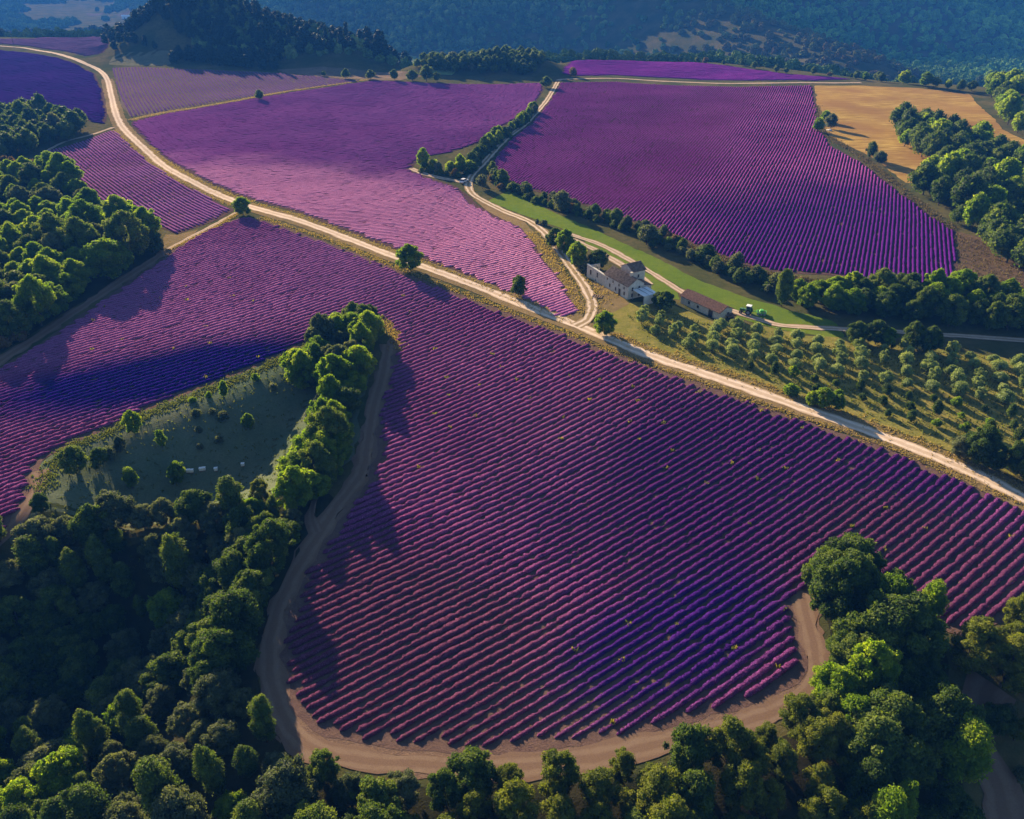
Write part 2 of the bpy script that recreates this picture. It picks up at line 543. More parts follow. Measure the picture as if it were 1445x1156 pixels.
def catmull(P, step):
    P = np.asarray(P, float)
    P = np.vstack([2 * P[0] - P[1], P, 2 * P[-1] - P[-2]])
    out = []
    for i in range(1, len(P) - 2):
        n = max(2, int(np.linalg.norm(P[i + 1] - P[i]) / step))
        t = np.linspace(0, 1, n, endpoint=False)[:, None]
        p0, p1, p2, p3 = P[i - 1:i + 3]
        out.append(0.5 * (2 * p1 + (p2 - p0) * t + (2 * p0 - 5 * p1 + 4 * p2 - p3) * t ** 2 + (3 * p1 - p0 - 3 * p2 + p3) * t ** 3))
    out.append(P[-2][None])
    return np.vstack(out)

def ribbon(name, px, width, dz, material, step=1.5, world_pts=None):
    C = catmull(at(px) if world_pts is None else world_pts, step)
    T = np.gradient(C, axis=0); T /= np.linalg.norm(T, axis=1)[:, None] + 1e-9
    N = np.stack([-T[:, 1], T[:, 0]], 1)
    s = np.arange(len(C)) * step
    w = width * 0.5 * (1 + 0.22 * (vnoise(s, s * 0 + 3, 6, 11) - 0.5))
    us = np.linspace(-1, 1, 7)
    ra = 1.5 if material.name == 'field_edge_track' else 0.7
    jl = ra * (vnoise(s, s * 0, 2.4, 12) - 0.5); jr = ra * (vnoise(s, s * 0, 2.1, 13) - 0.5)
    V = []
    for u in us:
        off = u * w + (jl if u < -0.9 else jr if u > 0.9 else 0)
        V.append(C + N * np.asarray(off)[:, None])
    V = np.stack(V, 1).reshape(-1, 2)
    Z = Hm(V[:, 0], V[:, 1]) + dz
    n = len(C); k = 7
    c = (np.arange(n - 1)[:, None] * k + np.arange(k - 1)[None]).ravel()
    F = np.stack([c, c + k, c + k + 1, c + 1], 1)
    return struct(name, mesh_np(name, np.column_stack([V, Z]), [F], material, attrs={'across': np.tile(us, n)}))

# ------------------------------------------------------------------ survey of the fields
FA = [(1600, 800), (1445, 718), (1380, 690), (1250, 634), (1100, 584), (1000, 548), (920, 521), (860, 499), (800, 474), (740, 453), (690, 433), (640, 414), (585, 393),
      (540, 374), (470, 346), (420, 329), (380, 314), (345, 306), (300, 325), (250, 350), (238, 362), (180, 402), (120, 443), (60, 485), (0, 522), (-90, 580), (-90, 820),
      (0, 752), (30, 715), (50, 680), (50, 655), (85, 630), (150, 603), (210, 575), (290, 543), (360, 515), (430, 483), (470, 450), (510, 442), (548, 455), (560, 478), (556, 510), (541, 560),
      (532, 600), (540, 640), (520, 690), (480, 740), (450, 785), (428, 820), (410, 870), (397, 920), (402, 965), (425, 1010), (455, 1035), (505, 1042), (570, 1048), (640, 1052),
      (720, 1055), (800, 1048), (870, 1038), (950, 1018), (1030, 998), (1090, 975), (1128, 945), (1132, 920), (1118, 880), (1112, 850), (1150, 812), (1230, 840), (1310, 875), (1345, 890),
      (1445, 868), (1600, 900)]
FB = [(186, 172), (240, 159), (330, 144), (420, 129), (490, 119), (530, 114), (560, 115), (620, 118), (700, 119), (765, 117), (766, 126), (750, 150), (730, 166), (700, 183), (675, 200), (650, 210),
      (630, 216), (592, 222), (577, 238), (600, 250), (640, 263), (655, 274), (670, 290), (700, 305), (735, 320), (755, 345), (780, 378), (800, 405), (816, 432), (812, 447), (785, 447),
      (740, 423), (690, 402), (640, 381), (590, 362), (540, 344), (470, 317), (420, 299), (370, 285), (330, 272), (280, 249), (240, 227), (212, 203), (192, 182)]
FC = [(690, 238), (705, 218), (720, 200), (750, 175), (770, 152), (784, 132), (792, 117), (870, 116), (960, 121), (1050, 123), (1145, 121), (1150, 150), (1155, 182), (1172, 207), (1210, 227), (1250, 257),
      (1300, 297), (1345, 327), (1347, 402), (1290, 403), (1230, 398), (1180, 388), (1100, 384), (1050, 373), (1000, 353), (960, 336), (920, 318), (880, 310), (840, 293), (790, 278), (745, 266), (710, 253)]
FD = [(792, 106), (806, 87), (850, 86), (930, 88), (1010, 91), (1060, 98), (1120, 106), (1200, 112), (1240, 116), (1150, 114), (1050, 114), (960, 111), (870, 106)]
FE = [(66, 214), (110, 202), (150, 187), (162, 184), (178, 202), (210, 229), (243, 252), (288, 277), (328, 297), (310, 307), (280, 320), (250, 330), (232, 322), (200, 300), (160, 296), (125, 270), (100, 250), (72, 235)]
FF = [(160, 96), (190, 95), (240, 97), (300, 99), (380, 102), (440, 107), (515, 114), (440, 124), (380, 133), (300, 145), (230, 157), (186, 166), (174, 150), (167, 120)]
FG = [(-70, 68), (0, 71), (40, 75), (80, 82), (112, 93), (132, 104), (144, 130), (149, 160), (148, 177), (125, 170), (90, 155), (0, 150), (-70, 150)]
FH = [(-60, 55), (0, 55), (50, 55), (110, 52), (152, 54), (154, 65), (146, 75), (122, 80), (80, 71), (40, 65), (0, 62), (-60, 60)]
WA, WB, WC, WD, WE, WF, WG, WH = [at(p) for p in (FA, FB, FC, FD, FE, FF, FG, FH)]

def grow(poly, d):
    """push a polygon outwards by d metres"""
    c = np.asarray(poly); n = len(c)
    area = 0.5 * np.sum(c[:, 0] * np.roll(c[:, 1], -1) - np.roll(c[:, 0], -1) * c[:, 1])
    t = np.roll(c, -1, 0) - np.roll(c, 1, 0); t /= np.linalg.norm(t, axis=1)[:, None]
    nrm = np.stack([t[:, 1], -t[:, 0]], 1) * np.sign(area)
    return c + nrm * d

# lighter earth around the big field, the soil of every field
patch('field_margin', at([(556, 470), (570, 490), (700, 640), (1000, 800), (1125, 810), (1150, 830), (1163, 900), (1168, 975), (1110, 1022), (1000, 1056), (880, 1083), (720, 1102),
                          (560, 1096), (440, 1076), (392, 1030), (366, 950), (364, 905), (385, 840), (420, 785), (448, 735), (500, 670), (515, 600), (525, 550), (540, 500)]), 1.2, 0.035, M['margin'], 1.8)
for nm, poly, st in (('soil', WA, 1.5), ('soil', WB, 3.0), ('soil', WC, 2.5), ('soil', WE, 2.0), ('soil', WF, 4.0), ('soil', WG, 5.0), ('soil', WD, 5.0), ('soil', WH, 5.0)):
    patch('field_soil', grow(poly, 0.8), st, 0.05, M['pale_soil' if st == 4.0 else 'near_soil' if st == 1.5 else 'soil'], 0.9)
patch('meadow', at([(20, 745), (48, 700), (48, 658), (85, 632), (150, 605), (210, 577), (290, 545), (360, 517), (430, 485), (500, 480), (530, 500), (505, 600), (498, 640), (450, 690), (300, 745), (160, 765), (40, 785), (10, 765)]), 2.0, 0.035, M['meadow'], 1.5)
patch('lawn', at([(690, 284), (720, 268), (780, 300), (850, 330), (920, 362), (1000, 402), (1080, 428), (1180, 455), (1190, 478), (1100, 466), (1050, 452), (1005, 432), (950, 398), (900, 374), (860, 352), (800, 325), (745, 306)]), 2.0, 0.04, M['lawn'], 1.0)
patch('lawn', at([(820, 338), (850, 346), (900, 378), (955, 408), (960, 425), (925, 415), (905, 395), (870, 372), (835, 355)]), 1.5, 0.045, M['lawn'], 0.6)
patch('orchard_grass', at([(838, 452), (850, 435), (905, 425), (950, 430), (1010, 455), (1080, 460), (1140, 475), (1200, 478), (1300, 490), (1445, 510), (1560, 530), (1560, 720), (1445, 678), (1380, 652), (1250, 604), (1100, 555), (1000, 520), (920, 492), (860, 468)]), 2.0, 0.04, M['orchard'], 1.0)
patch('dry_grass_verge', at([(838, 448), (846, 425), (838, 400), (815, 370), (790, 340), (770, 318), (800, 335), (825, 380), (858, 405), (888, 428), (870, 440)]), 1.5, 0.05, M['dry'], 0.8)
patch('dry_grass_verge', at([(820, 452), (826, 435), (812, 405), (788, 372), (764, 340), (742, 315), (690, 288), (668, 280), (690, 300), (735, 322), (752, 345), (778, 380), (798, 408), (812, 434), (808, 452), (780, 449), (800, 458)]), 1.5, 0.055, M['dry'], 0.5)
patch('dry_grass_verge', at([(232, 330), (250, 332), (285, 322), (262, 338), (240, 352), (230, 350)]), 1.0, 0.06, M['dry'], 0.8)
patch('dry_grass_verge', at([(128, 275), (150, 295), (190, 300), (160, 310), (135, 295)]), 1.2, 0.06, M['lawn'], 0.8)
patch('bare_plot', at([(1347, 326), (1380, 335), (1420, 355), (1470, 400), (1500, 450), (1445, 425), (1347, 412)]), 2.5, 0.035, M['bare'], 1.5)
patch('wheat_field', at([(1150, 121), (1215, 121), (1290, 124), (1368, 133), (1388, 155), (1418, 185), (1445, 197), (1520, 225), (1520, 262), (1445, 242), (1400, 225), (1350, 215), (1330, 240), (1310, 262), (1278, 258), (1240, 228), (1200, 207), (1174, 195), (1160, 180), (1153, 150)]), 3.0, 0.05, M['wheat'], 1.2)
patch('scrub_ground', at([(385, 98), (460, 95), (540, 102), (600, 108), (560, 114), (515, 113), (440, 107)]), 4.0, 0.05, M['scrub'], 2.0)
patch('fallow_field', at([(162, 76), (238, 73), (242, 92), (200, 93), (152, 91)]), 4.0, 0.05, M['fallow'], 2.0)
for px in ([(148, 14), (180, 9), (178, 14), (150, 15)], [(120, 19), (146, 17), (145, 22), (128, 24)], [(163, 20), (186, 16), (187, 27), (172, 28)], [(176, 33), (205, 29), (204, 31), (180, 36)]):
    patch('distant_field', at(px), 14.0, 0.5, M['pale_field'], 4.0)
patch('distant_field', at([(545, 74), (600, 84), (650, 97), (640, 108), (600, 104), (568, 92)]), 10.0, 0.4, M['green_field'], 3.0)
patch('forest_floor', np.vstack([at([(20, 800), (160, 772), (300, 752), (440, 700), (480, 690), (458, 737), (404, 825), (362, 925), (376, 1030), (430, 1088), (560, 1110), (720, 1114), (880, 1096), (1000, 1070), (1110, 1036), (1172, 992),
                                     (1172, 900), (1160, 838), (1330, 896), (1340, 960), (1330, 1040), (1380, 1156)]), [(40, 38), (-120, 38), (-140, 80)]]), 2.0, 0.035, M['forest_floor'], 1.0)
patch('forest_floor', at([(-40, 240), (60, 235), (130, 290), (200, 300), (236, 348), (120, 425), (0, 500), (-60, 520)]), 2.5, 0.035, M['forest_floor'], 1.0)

ribbon('main_road', [(1600, 782), (1445, 704), (1380, 671), (1250, 618), (1100, 565), (1000, 530), (920, 503), (860, 479), (815, 460), (760, 439), (690, 411), (640, 392), (590, 374), (540, 356),
                     (470, 329), (420, 311), (370, 297), (330, 284), (280, 261), (240, 240), (210, 216), (180, 188), (165, 165), (157, 135), (151, 112), (139, 99), (118, 89), (80, 76), (40, 69), (0, 65), (-60, 62)], 3.7, 0.13, M['road'])
ribbon('road_verge', [(1600, 782), (1445, 704), (1380, 671), (1250, 618), (1100, 565), (1000, 530), (920, 503), (860, 479), (815, 460), (760, 439), (690, 411), (640, 392), (590, 374), (540, 356), (470, 329), (420, 311), (370, 297), (330, 284), (280, 261), (240, 240), (210, 216), (180, 188), (165, 165), (157, 135), (151, 112)], 7.6, 0.09, M['dry'])
ribbon('farm_lane', [(812, 461), (828, 452), (836, 432), (825, 405), (805, 377), (785, 349), (765, 326), (745, 312), (715, 300), (690, 288), (668, 275), (661, 262), (666, 248), (681, 232), (699, 212), (716, 195), (745, 172), (765, 150), (779, 130), (787, 116)], 3.2, 0.15, M['rutted'])
ribbon('ridge_lane', [(787, 114), (800, 112), (870, 111), (960, 116), (1050, 118), (1150, 117), (1215, 117)], 3.6, 0.12, M['track'])
ribbon('yard_lane', [(800, 330), (850, 347), (900, 374), (945, 401), (970, 416), (1020, 434), (1060, 448), (1100, 459), (1150, 463), (1250, 468), (1330, 473), (1445, 481), (1560, 490)], 2.4, 0.12, M['track'])
ribbon('yard_lane', [(806, 338), (838, 352), (872, 371), (905, 392), (918, 402)], 2.6, 0.10, M['track'])
ribbon('field_edge_track', [(548, 486), (540, 530), (526, 580), (518, 630), (510, 668), (475, 715), (447, 760), (415, 810), (392, 860), (380, 915), (384, 965), (402, 1015), (440, 1056), (500, 1072), (580, 1078), (700, 1084), (800, 1076), (880, 1062), (960, 1042), (1040, 1022),
                            (1105, 1000), (1148, 965), (1150, 920), (1138, 870), (1132, 835)], 3.2, 0.062, M['dirt'])
ribbon('field_edge_track', [(448, 752), (441, 735), (441, 716), (446, 700)], 1.6, 0.10, M['dirt'])
ribbon('field_edge_track', [(-50, 800), (0, 762), (32, 728), (54, 692), (58, 664)], 2.6, 0.10, M['dirt'])
ribbon('wood_edge_track', [(236, 354), (180, 391), (120, 431), (60, 472), (0, 510), (-60, 550)], 3.6, 0.10, M['dirt'])
ribbon('wood_edge_track', [(238, 352), (265, 337), (300, 319), (338, 298)], 1.8, 0.11, M['track'])
ribbon('wood_edge_track', [(160, 180), (130, 190), (90, 201), (62, 216)], 2.2, 0.10, M['track'])
ribbon('field_edge_track', [(660, 258), (630, 253), (600, 246), (580, 238)], 3.0, 0.12, M['track'])
ribbon('hollow_path', [(1400, 965), (1384, 1000), (1376, 1040), (1396, 1085), (1412, 1130), (1420, 1190)], 5.0, 0.09, M['dirt'])
ribbon('grass_strip', [(184, 170), (240, 158), (330, 143), (420, 127), (490, 117), (520, 113)], 4.0, 0.14, M['dry'])

# ------------------------------------------------------------------ lavender
pA1 = flat([(262, 528)])[0]; pA2 = flat([(960, 900)])[0]; pA3 = flat([(1130, 660)])[0]; pB_glow = flat([(540, 310)])[0]; pA4 = flat([(1300, 800)])[0]; pA5 = flat([(520, 940)])[0]
BLUE_GRADE = (0.018, 0.005, 0.19)
pA_lit = flat([(330, 400)])[0]  # oval where brighter, pinker sunlight is painted into the flower colour
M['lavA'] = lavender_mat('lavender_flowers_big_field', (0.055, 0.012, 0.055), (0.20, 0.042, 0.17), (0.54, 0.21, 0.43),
                         [(pA_lit, (75, 40), R(20), (0.43, 0.155, 0.36), 0.75), (pA3, (48, 30), R(28), (0.075, 0.012, 0.15), 0.85), (pA4, (20, 17), 0, (0.145, 0.045, 0.105), 0.8), (pA5, (26, 24), 0, (0.16, 0.055, 0.105), 0.85),
                          (pA1, (38, 13), R(22), BLUE_GRADE, 0.97), (pA2, (19, 10), R(35), (0.04, 0.008, 0.21), 0.82)])  # both blue ovals: cool blue light grading painted into the flower colour
M['lavB'] = lavender_mat('lavender_flowers_rose_field', (0.12, 0.028, 0.14), (0.24, 0.055, 0.25), (0.42, 0.14, 0.40), [(pB_glow, (120, 46), R(-33), (0.74, 0.30, 0.50), 1.0)], 0.05, 0.3)  # pink oval: backlit glow painted into the flower colour
M['lavC'] = lavender_mat('lavender_flowers_hill_field', (0.07, 0.010, 0.085), (0.24, 0.038, 0.22), (0.52, 0.15, 0.44), [(flat([(1230, 340)])[0], (70, 55), R(60), (0.10, 0.012, 0.22), 0.9)], 0.04, 0.45)
M['lavD'] = lavender_mat('lavender_flowers_ridge_field', (0.13, 0.014, 0.19), (0.21, 0.026, 0.28), (0.29, 0.045, 0.36), (), 0, 0.0)
M['lavE'] = lavender_mat('lavender_flowers_small_field', (0.12, 0.028, 0.14), (0.30, 0.09, 0.30), (0.52, 0.24, 0.50), (), 0.04, 0.5)
M['lavF'] = lavender_mat('lavender_flowers_pale_field', (0.07, 0.035, 0.11), (0.14, 0.07, 0.18), (0.22, 0.12, 0.27), (), 0.1, 0.15)
M['lavG'] = lavender_mat('lavender_flowers_blue_field', (0.025, 0.006, 0.11), (0.045, 0.010, 0.17), (0.07, 0.018, 0.22), (), 0, 0.0)

def fit_phi(samples, deg=2, ridge=0.02):
    """row function phi with |grad phi| ~ 1 across the rows; samples (x_px, y_px, slope)"""
    c = []; a = []
    for x, y, s in samples:
        dx = 4 / math.hypot(1, s)
        p, q = flat([(x - dx, y - dx * s), (x + dx, y + dx * s)])
        if q[0] < p[0]: p, q = q, p
        c.append((p + q) / 2); a.append(math.atan2(q[1] - p[1], q[0] - p[0]))
    c = np.array(c); a = np.array(a)
    o = c.mean(0); sc_ = 100.0
    X = (c - o) / sc_
    N = np.stack([-np.sin(a), np.cos(a)], 1)
    mon = [(i, j) for d in range(1, deg + 1) for i in range(d, -1, -1) for j in [d - i]]
    A = []; bb = []
    for (x, y), n in zip(X, N):
        A.append([i * x ** max(i - 1, 0) * y ** j if i else 0 for i, j in mon]); bb.append(n[0] * sc_)
        A.append([j * x ** i * y ** max(j - 1, 0) if j else 0 for i, j in mon]); bb.append(n[1] * sc_)
    A = np.array(A, float); bb = np.array(bb)
    for k, (i, j) in enumerate(mon):
        if i + j > 1:
            r = np.zeros(len(mon)); r[k] = ridge * 10 * (i + j); A = np.vstack([A, r]); bb = np.append(bb, 0)
    co = np.linalg.lstsq(A, bb, rcond=None)[0]
    def phi(x, y):
        x = (x - o[0]) / sc_; y = (y - o[1]) / sc_
        return sum(k * x ** i * y ** j for k, (i, j) in zip(co, mon))
    return phi, float(np.mean(a))

def trace_rows(poly, phi, ang, spacing, du=1.5):
    ca, sa = math.cos(ang), math.sin(ang)
    uv = np.stack([poly[:, 0] * ca + poly[:, 1] * sa, -poly[:, 0] * sa + poly[:, 1] * ca], 1)
    u = np.arange(uv[:, 0].min() - 2, uv[:, 0].max() + 2, du)
    v = np.arange(uv[:, 1].min() - 25, uv[:, 1].max() + 25, 1.0)
    U, V = np.meshgrid(u, v, indexing='ij')
    F = phi(U * ca - V * sa, U * sa + V * ca)
    F = np.maximum.accumulate(F, axis=1)
    k = np.arange(math.floor(F.min() / spacing), math.ceil(F.max() / spacing) + 1) * spacing
    VV = np.stack([np.interp(k, F[i], v, left=np.nan, right=np.nan) for i in range(len(u))], 1)     # (k,u)
    UU = np.broadcast_to(u, VV.shape)
    X = UU * ca - VV * sa; Y = UU * sa + VV * ca
    S = np.full(X.shape, -1.0)
    ok = ~np.isnan(VV)
    S[ok] = sdf(np.stack([X[ok], Y[ok]], 1), poly)
    # a little unevenness where each row ends
    S = S + 0.7 * (vnoise(np.arange(len(k))[:, None] + 0 * X, U.T[:1] * 0 + 5.0 + 0 * X, 1.01, 3) - 0.5) * 2
    rows = []
    for r in range(len(k)):
        m = S[r] > 0
        if not m.any(): continue
        idx = np.flatnonzero(np.diff(np.concatenate([[0], m.astype(int), [0]])))
        for a, b in zip(idx[::2], idx[1::2]):
            if b - a >= 4: rows.append(np.stack([X[r, a:b], Y[r, a:b]], 1))
    return rows

rr = np.random.default_rng(21)
def row_mesh(C, ds, w, h, mats_, gap=0.02, prof=6, name='lavender_row', thin=None):
    L_ = np.concatenate([[0], np.cumsum(np.linalg.norm(np.diff(C, axis=0), axis=1))])
    n = max(6, int(L_[-1] / ds) + 1)
    s = np.linspace(0, L_[-1], n)
    x = np.interp(s, L_, C[:, 0]); y = np.interp(s, L_, C[:, 1])
    tx = np.gradient(x); ty = np.gradient(y); tl = np.hypot(tx, ty) + 1e-9
    nx, ny = -ty / tl, tx / tl
    pl = rr.uniform(0.5, 0.85) if ds < 0.5 else rr.uniform(1.2, 2.2) * ds
    ph = rr.uniform(0, 9)
    npl = int(L_[-1] / pl) + 12
    rnd = (rr.uniform(0.91, 1.09, npl) if ds < 0.45 else rr.uniform(0.95, 1.05, npl)) * np.where(rr.random(npl) < gap, rr.uniform(0.2, 0.6, npl), 1.0)
    # longer dead stretches now and then
    for _ in range(rr.poisson(L_[-1] / 330)):
        a = rr.integers(0, npl); rnd[a:a + rr.integers(1, 4)] *= 0.55
    # breaks between runs of plants
    a = 0
    while a < npl:
        a += int(rr.integers(3, 14))
        if a < npl: rnd[a] *= rr.uniform(0.45, 0.8)
    g = (s + ph) / pl
    tf = thin(x, y) if thin is not None else np.ones(n)
    sc_amp = (0.06 + 0.8 * (1 - tf)) if ds < 0.45 else 0.05 * np.ones(n)
    b = np.interp(g, np.arange(npl) + 0.5, rnd) * (1.02 - sc_amp + sc_amp * np.abs(np.sin(np.pi * g)))
    b *= 0.88 + 0.26 * vnoise(x, y, 9.0, 8)
    b *= tf
    e = np.minimum(s, s[-1] - s)
    b *= np.clip(0.35 + e / 0.8, 0.35, 1)
    jit = 0.07 * (vnoise(s + ph, s * 0, 1.7, 4) - 0.5) * 2
    th = np.linspace(-0.25, math.pi + 0.25, prof)
    va = 0.13 if ds < 0.45 else 0.04
    hw = w / 2 * b[:, None] * (1 + va * rr.normal(size=(n, prof)))
    hh = h * b[:, None] * (1 + va * rr.normal(size=(n, prof)))
    ct = np.sign(np.cos(th)) * np.abs(np.cos(th)) ** 0.75; st = np.sign(np.sin(th)) * np.abs(np.sin(th)) ** 0.6
    off = ct[None] * hw + jit[:, None]
    up = np.maximum(st, -0.15)[None] * hh
    X = x[:, None] + nx[:, None] * off + tx[:, None] / tl[:, None] * 0.06 * rr.normal(size=(n, prof))
    Y = y[:, None] + ny[:, None] * off
    Z = Hm(x, y)[:, None] + 0.05 + up
    V = np.stack([X, Y, Z], 2).reshape(-1, 3)
    c = (np.arange(n - 1)[:, None] * prof + np.arange(prof - 1)[None]).ravel()
    F = np.stack([c, c + 1, c + prof + 1, c + prof], 1)
    A_ = np.broadcast_to(np.clip(st, 0, 1)[None], (n, prof)).ravel()
    T3 = np.zeros((0, 3), int)
    if ds < 0.40:
        # flower spikes standing off the plants
        k = int(L_[-1] * (30 if ds < 0.30 else 16))
        i = rr.integers(0, n - 1, k); j = rr.integers(1, prof - 1, k); f = rr.random(k)[:, None]
        Vg = V.reshape(n, prof, 3)
        p = Vg[i, j] * (1 - f) + Vg[i + 1, j] * f
        c0 = np.stack([x[i], y[i], Hm(x[i], y[i])], 1)
        d = p - c0; d /= np.linalg.norm(d, axis=1)[:, None] + 1e-6
        d = d + np.array([0, 0, 0.5]) + 0.35 * rr.normal(size=(k, 3))
        d /= np.linalg.norm(d, axis=1)[:, None]
        sd = np.cross(d, rr.normal(size=(k, 3))); sd /= np.linalg.norm(sd, axis=1)[:, None] + 1e-6
        ln = rr.uniform(0.10, 0.28, k)[:, None]; wd = rr.uniform(0.03, 0.055, k)[:, None]
        SV = np.stack([p - d * 0.05 - sd * wd, p - d * 0.05 + sd * wd, p + d * ln], 1).reshape(-1, 3)
        T3 = np.arange(3 * k).reshape(-1, 3) + len(V)
        V = np.vstack([V, SV]); A_ = np.concatenate([A_, np.ones(3 * k)])
    return V, F, A_, T3

def lavender_field(poly, samples, deg, spacing, w, h, m, label, group_name, gap=0.02, prof=6, dsk=420.0, dsmin=0.22, joined=False, thin=None):
    phi, ang = fit_phi(samples, deg)
    rows = trace_rows(poly, phi, ang, spacing)
    c = poly.mean(0)
    root = None
    if not joined:
        root = empty('lavender_field', (float(c[0]), float(c[1]), float(Hm(c[0], c[1]))), 0, label, 'lavender field')
    allV = []; allF = []; allA = []; o = 0; tot = 0
    inv = Vector((-c[0], -c[1], -float(Hm(c[0], c[1]))))
    for C in rows:
        d = np.linalg.norm(np.column_stack([C, np.full(len(C), CAM_H)]), axis=1).mean()
        ds = max(dsmin, d / dsk)
        V, F, A_, T3 = row_mesh(C, ds, w, h, m, gap, prof, thin=thin)
        tot += 2 * len(F) + len(T3)
        if joined:
            allV.append(V); allF.append(F + o); allA.append(A_); o += len(V)
        else:
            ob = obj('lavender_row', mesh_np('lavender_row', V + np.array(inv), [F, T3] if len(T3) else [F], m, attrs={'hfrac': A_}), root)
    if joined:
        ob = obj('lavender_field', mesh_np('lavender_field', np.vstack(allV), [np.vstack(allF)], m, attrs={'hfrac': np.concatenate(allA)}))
        tag(ob, label, 'lavender field', kind='stuff')
    print('FIELD', label[:40], 'rows', len(rows), 'tris', tot)

def thinA(x, y):
    # younger, thinner plants along the near edge of the big field
    return 1.0 - 0.42 * np.exp(-(((x - 10) / 30) ** 2 + ((y - 60) / 14) ** 2))

SA = [(330, 380, -.25), (40, 510, -.42), (60, 620, -.27), (180, 560, -.25), (330, 500, -.27), (660, 520, -.53), (600, 480, -.53), (900, 580, -.44), (960, 640, -.5), (1340, 760, -.9), (1270, 710, -.74), (1050, 840, -.55),
      (500, 920, -.59), (820, 980, -.5), (700, 640, -.52), (480, 380, -.38), (1420, 800, -.95)]
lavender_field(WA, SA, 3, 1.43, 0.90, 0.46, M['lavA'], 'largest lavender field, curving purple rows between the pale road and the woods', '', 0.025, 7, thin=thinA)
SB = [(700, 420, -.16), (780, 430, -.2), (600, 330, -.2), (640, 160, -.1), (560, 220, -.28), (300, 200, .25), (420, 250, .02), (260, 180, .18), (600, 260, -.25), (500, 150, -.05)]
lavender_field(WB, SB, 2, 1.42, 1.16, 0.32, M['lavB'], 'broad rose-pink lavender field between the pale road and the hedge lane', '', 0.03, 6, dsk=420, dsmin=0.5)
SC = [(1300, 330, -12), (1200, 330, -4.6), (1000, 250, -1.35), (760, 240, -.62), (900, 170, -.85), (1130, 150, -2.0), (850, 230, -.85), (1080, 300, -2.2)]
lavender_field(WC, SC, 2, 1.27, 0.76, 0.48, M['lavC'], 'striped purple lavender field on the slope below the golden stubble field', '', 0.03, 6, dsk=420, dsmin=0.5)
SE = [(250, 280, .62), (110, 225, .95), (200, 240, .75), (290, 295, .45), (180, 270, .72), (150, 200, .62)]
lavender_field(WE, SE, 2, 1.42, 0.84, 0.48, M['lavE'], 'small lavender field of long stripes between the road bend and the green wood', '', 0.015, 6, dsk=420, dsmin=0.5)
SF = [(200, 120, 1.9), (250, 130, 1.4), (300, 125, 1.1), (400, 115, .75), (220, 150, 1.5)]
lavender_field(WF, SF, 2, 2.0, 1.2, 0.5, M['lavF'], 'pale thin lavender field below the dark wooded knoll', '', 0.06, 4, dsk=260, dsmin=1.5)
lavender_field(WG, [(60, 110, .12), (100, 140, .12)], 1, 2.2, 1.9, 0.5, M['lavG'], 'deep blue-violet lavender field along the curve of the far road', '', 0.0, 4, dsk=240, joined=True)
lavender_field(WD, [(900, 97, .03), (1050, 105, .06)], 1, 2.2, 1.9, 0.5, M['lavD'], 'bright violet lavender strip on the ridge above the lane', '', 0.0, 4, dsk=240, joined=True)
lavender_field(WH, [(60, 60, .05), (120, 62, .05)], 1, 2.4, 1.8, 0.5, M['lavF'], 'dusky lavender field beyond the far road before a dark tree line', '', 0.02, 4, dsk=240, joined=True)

# ------------------------------------------------------------------ trees: crowns of leaf clumps on tapered trunks
M['oak'] = leaf_mat('oak_leaves', (0.024, 0.048, 0.012), (0.06, 0.105, 0.018), (0.15, 0.195, 0.030), 0.42)
M['bright'] = leaf_mat('bright_leaves', (0.06, 0.115, 0.008), (0.125, 0.215, 0.012), (0.26, 0.32, 0.022), 0.6)
M['pine'] = leaf_mat('pine_needles', (0.045, 0.07, 0.010), (0.10, 0.13, 0.014), (0.19, 0.20, 0.024), 0.45)
M['grey'] = leaf_mat('grey_green_leaves', (0.045, 0.065, 0.034), (0.085, 0.11, 0.055), (0.17, 0.19, 0.085), 0.4)
M['olive'] = leaf_mat('olive_leaves', (0.11, 0.15, 0.05), (0.19, 0.25, 0.08), (0.30, 0.35, 0.12))
M['russet'] = leaf_mat('russet_leaves', (0.06, 0.042, 0.018), (0.12, 0.08, 0.03), (0.19, 0.125, 0.045))
M['conifer'] = leaf_mat('dark_conifer', (0.010, 0.024, 0.018), (0.018, 0.036, 0.024), (0.032, 0.055, 0.032), 0.2)

def ico(sub):
    import bmesh
    bm = bmesh.new(); bmesh.ops.create_icosphere(bm, subdivisions=sub, radius=1.0)
    v = np.array([p.co[:] for p in bm.verts]); f = np.array([[q.index for q in fc.verts] for fc in bm.faces]); bm.free()
    return v, f
ICO1 = ico(2)

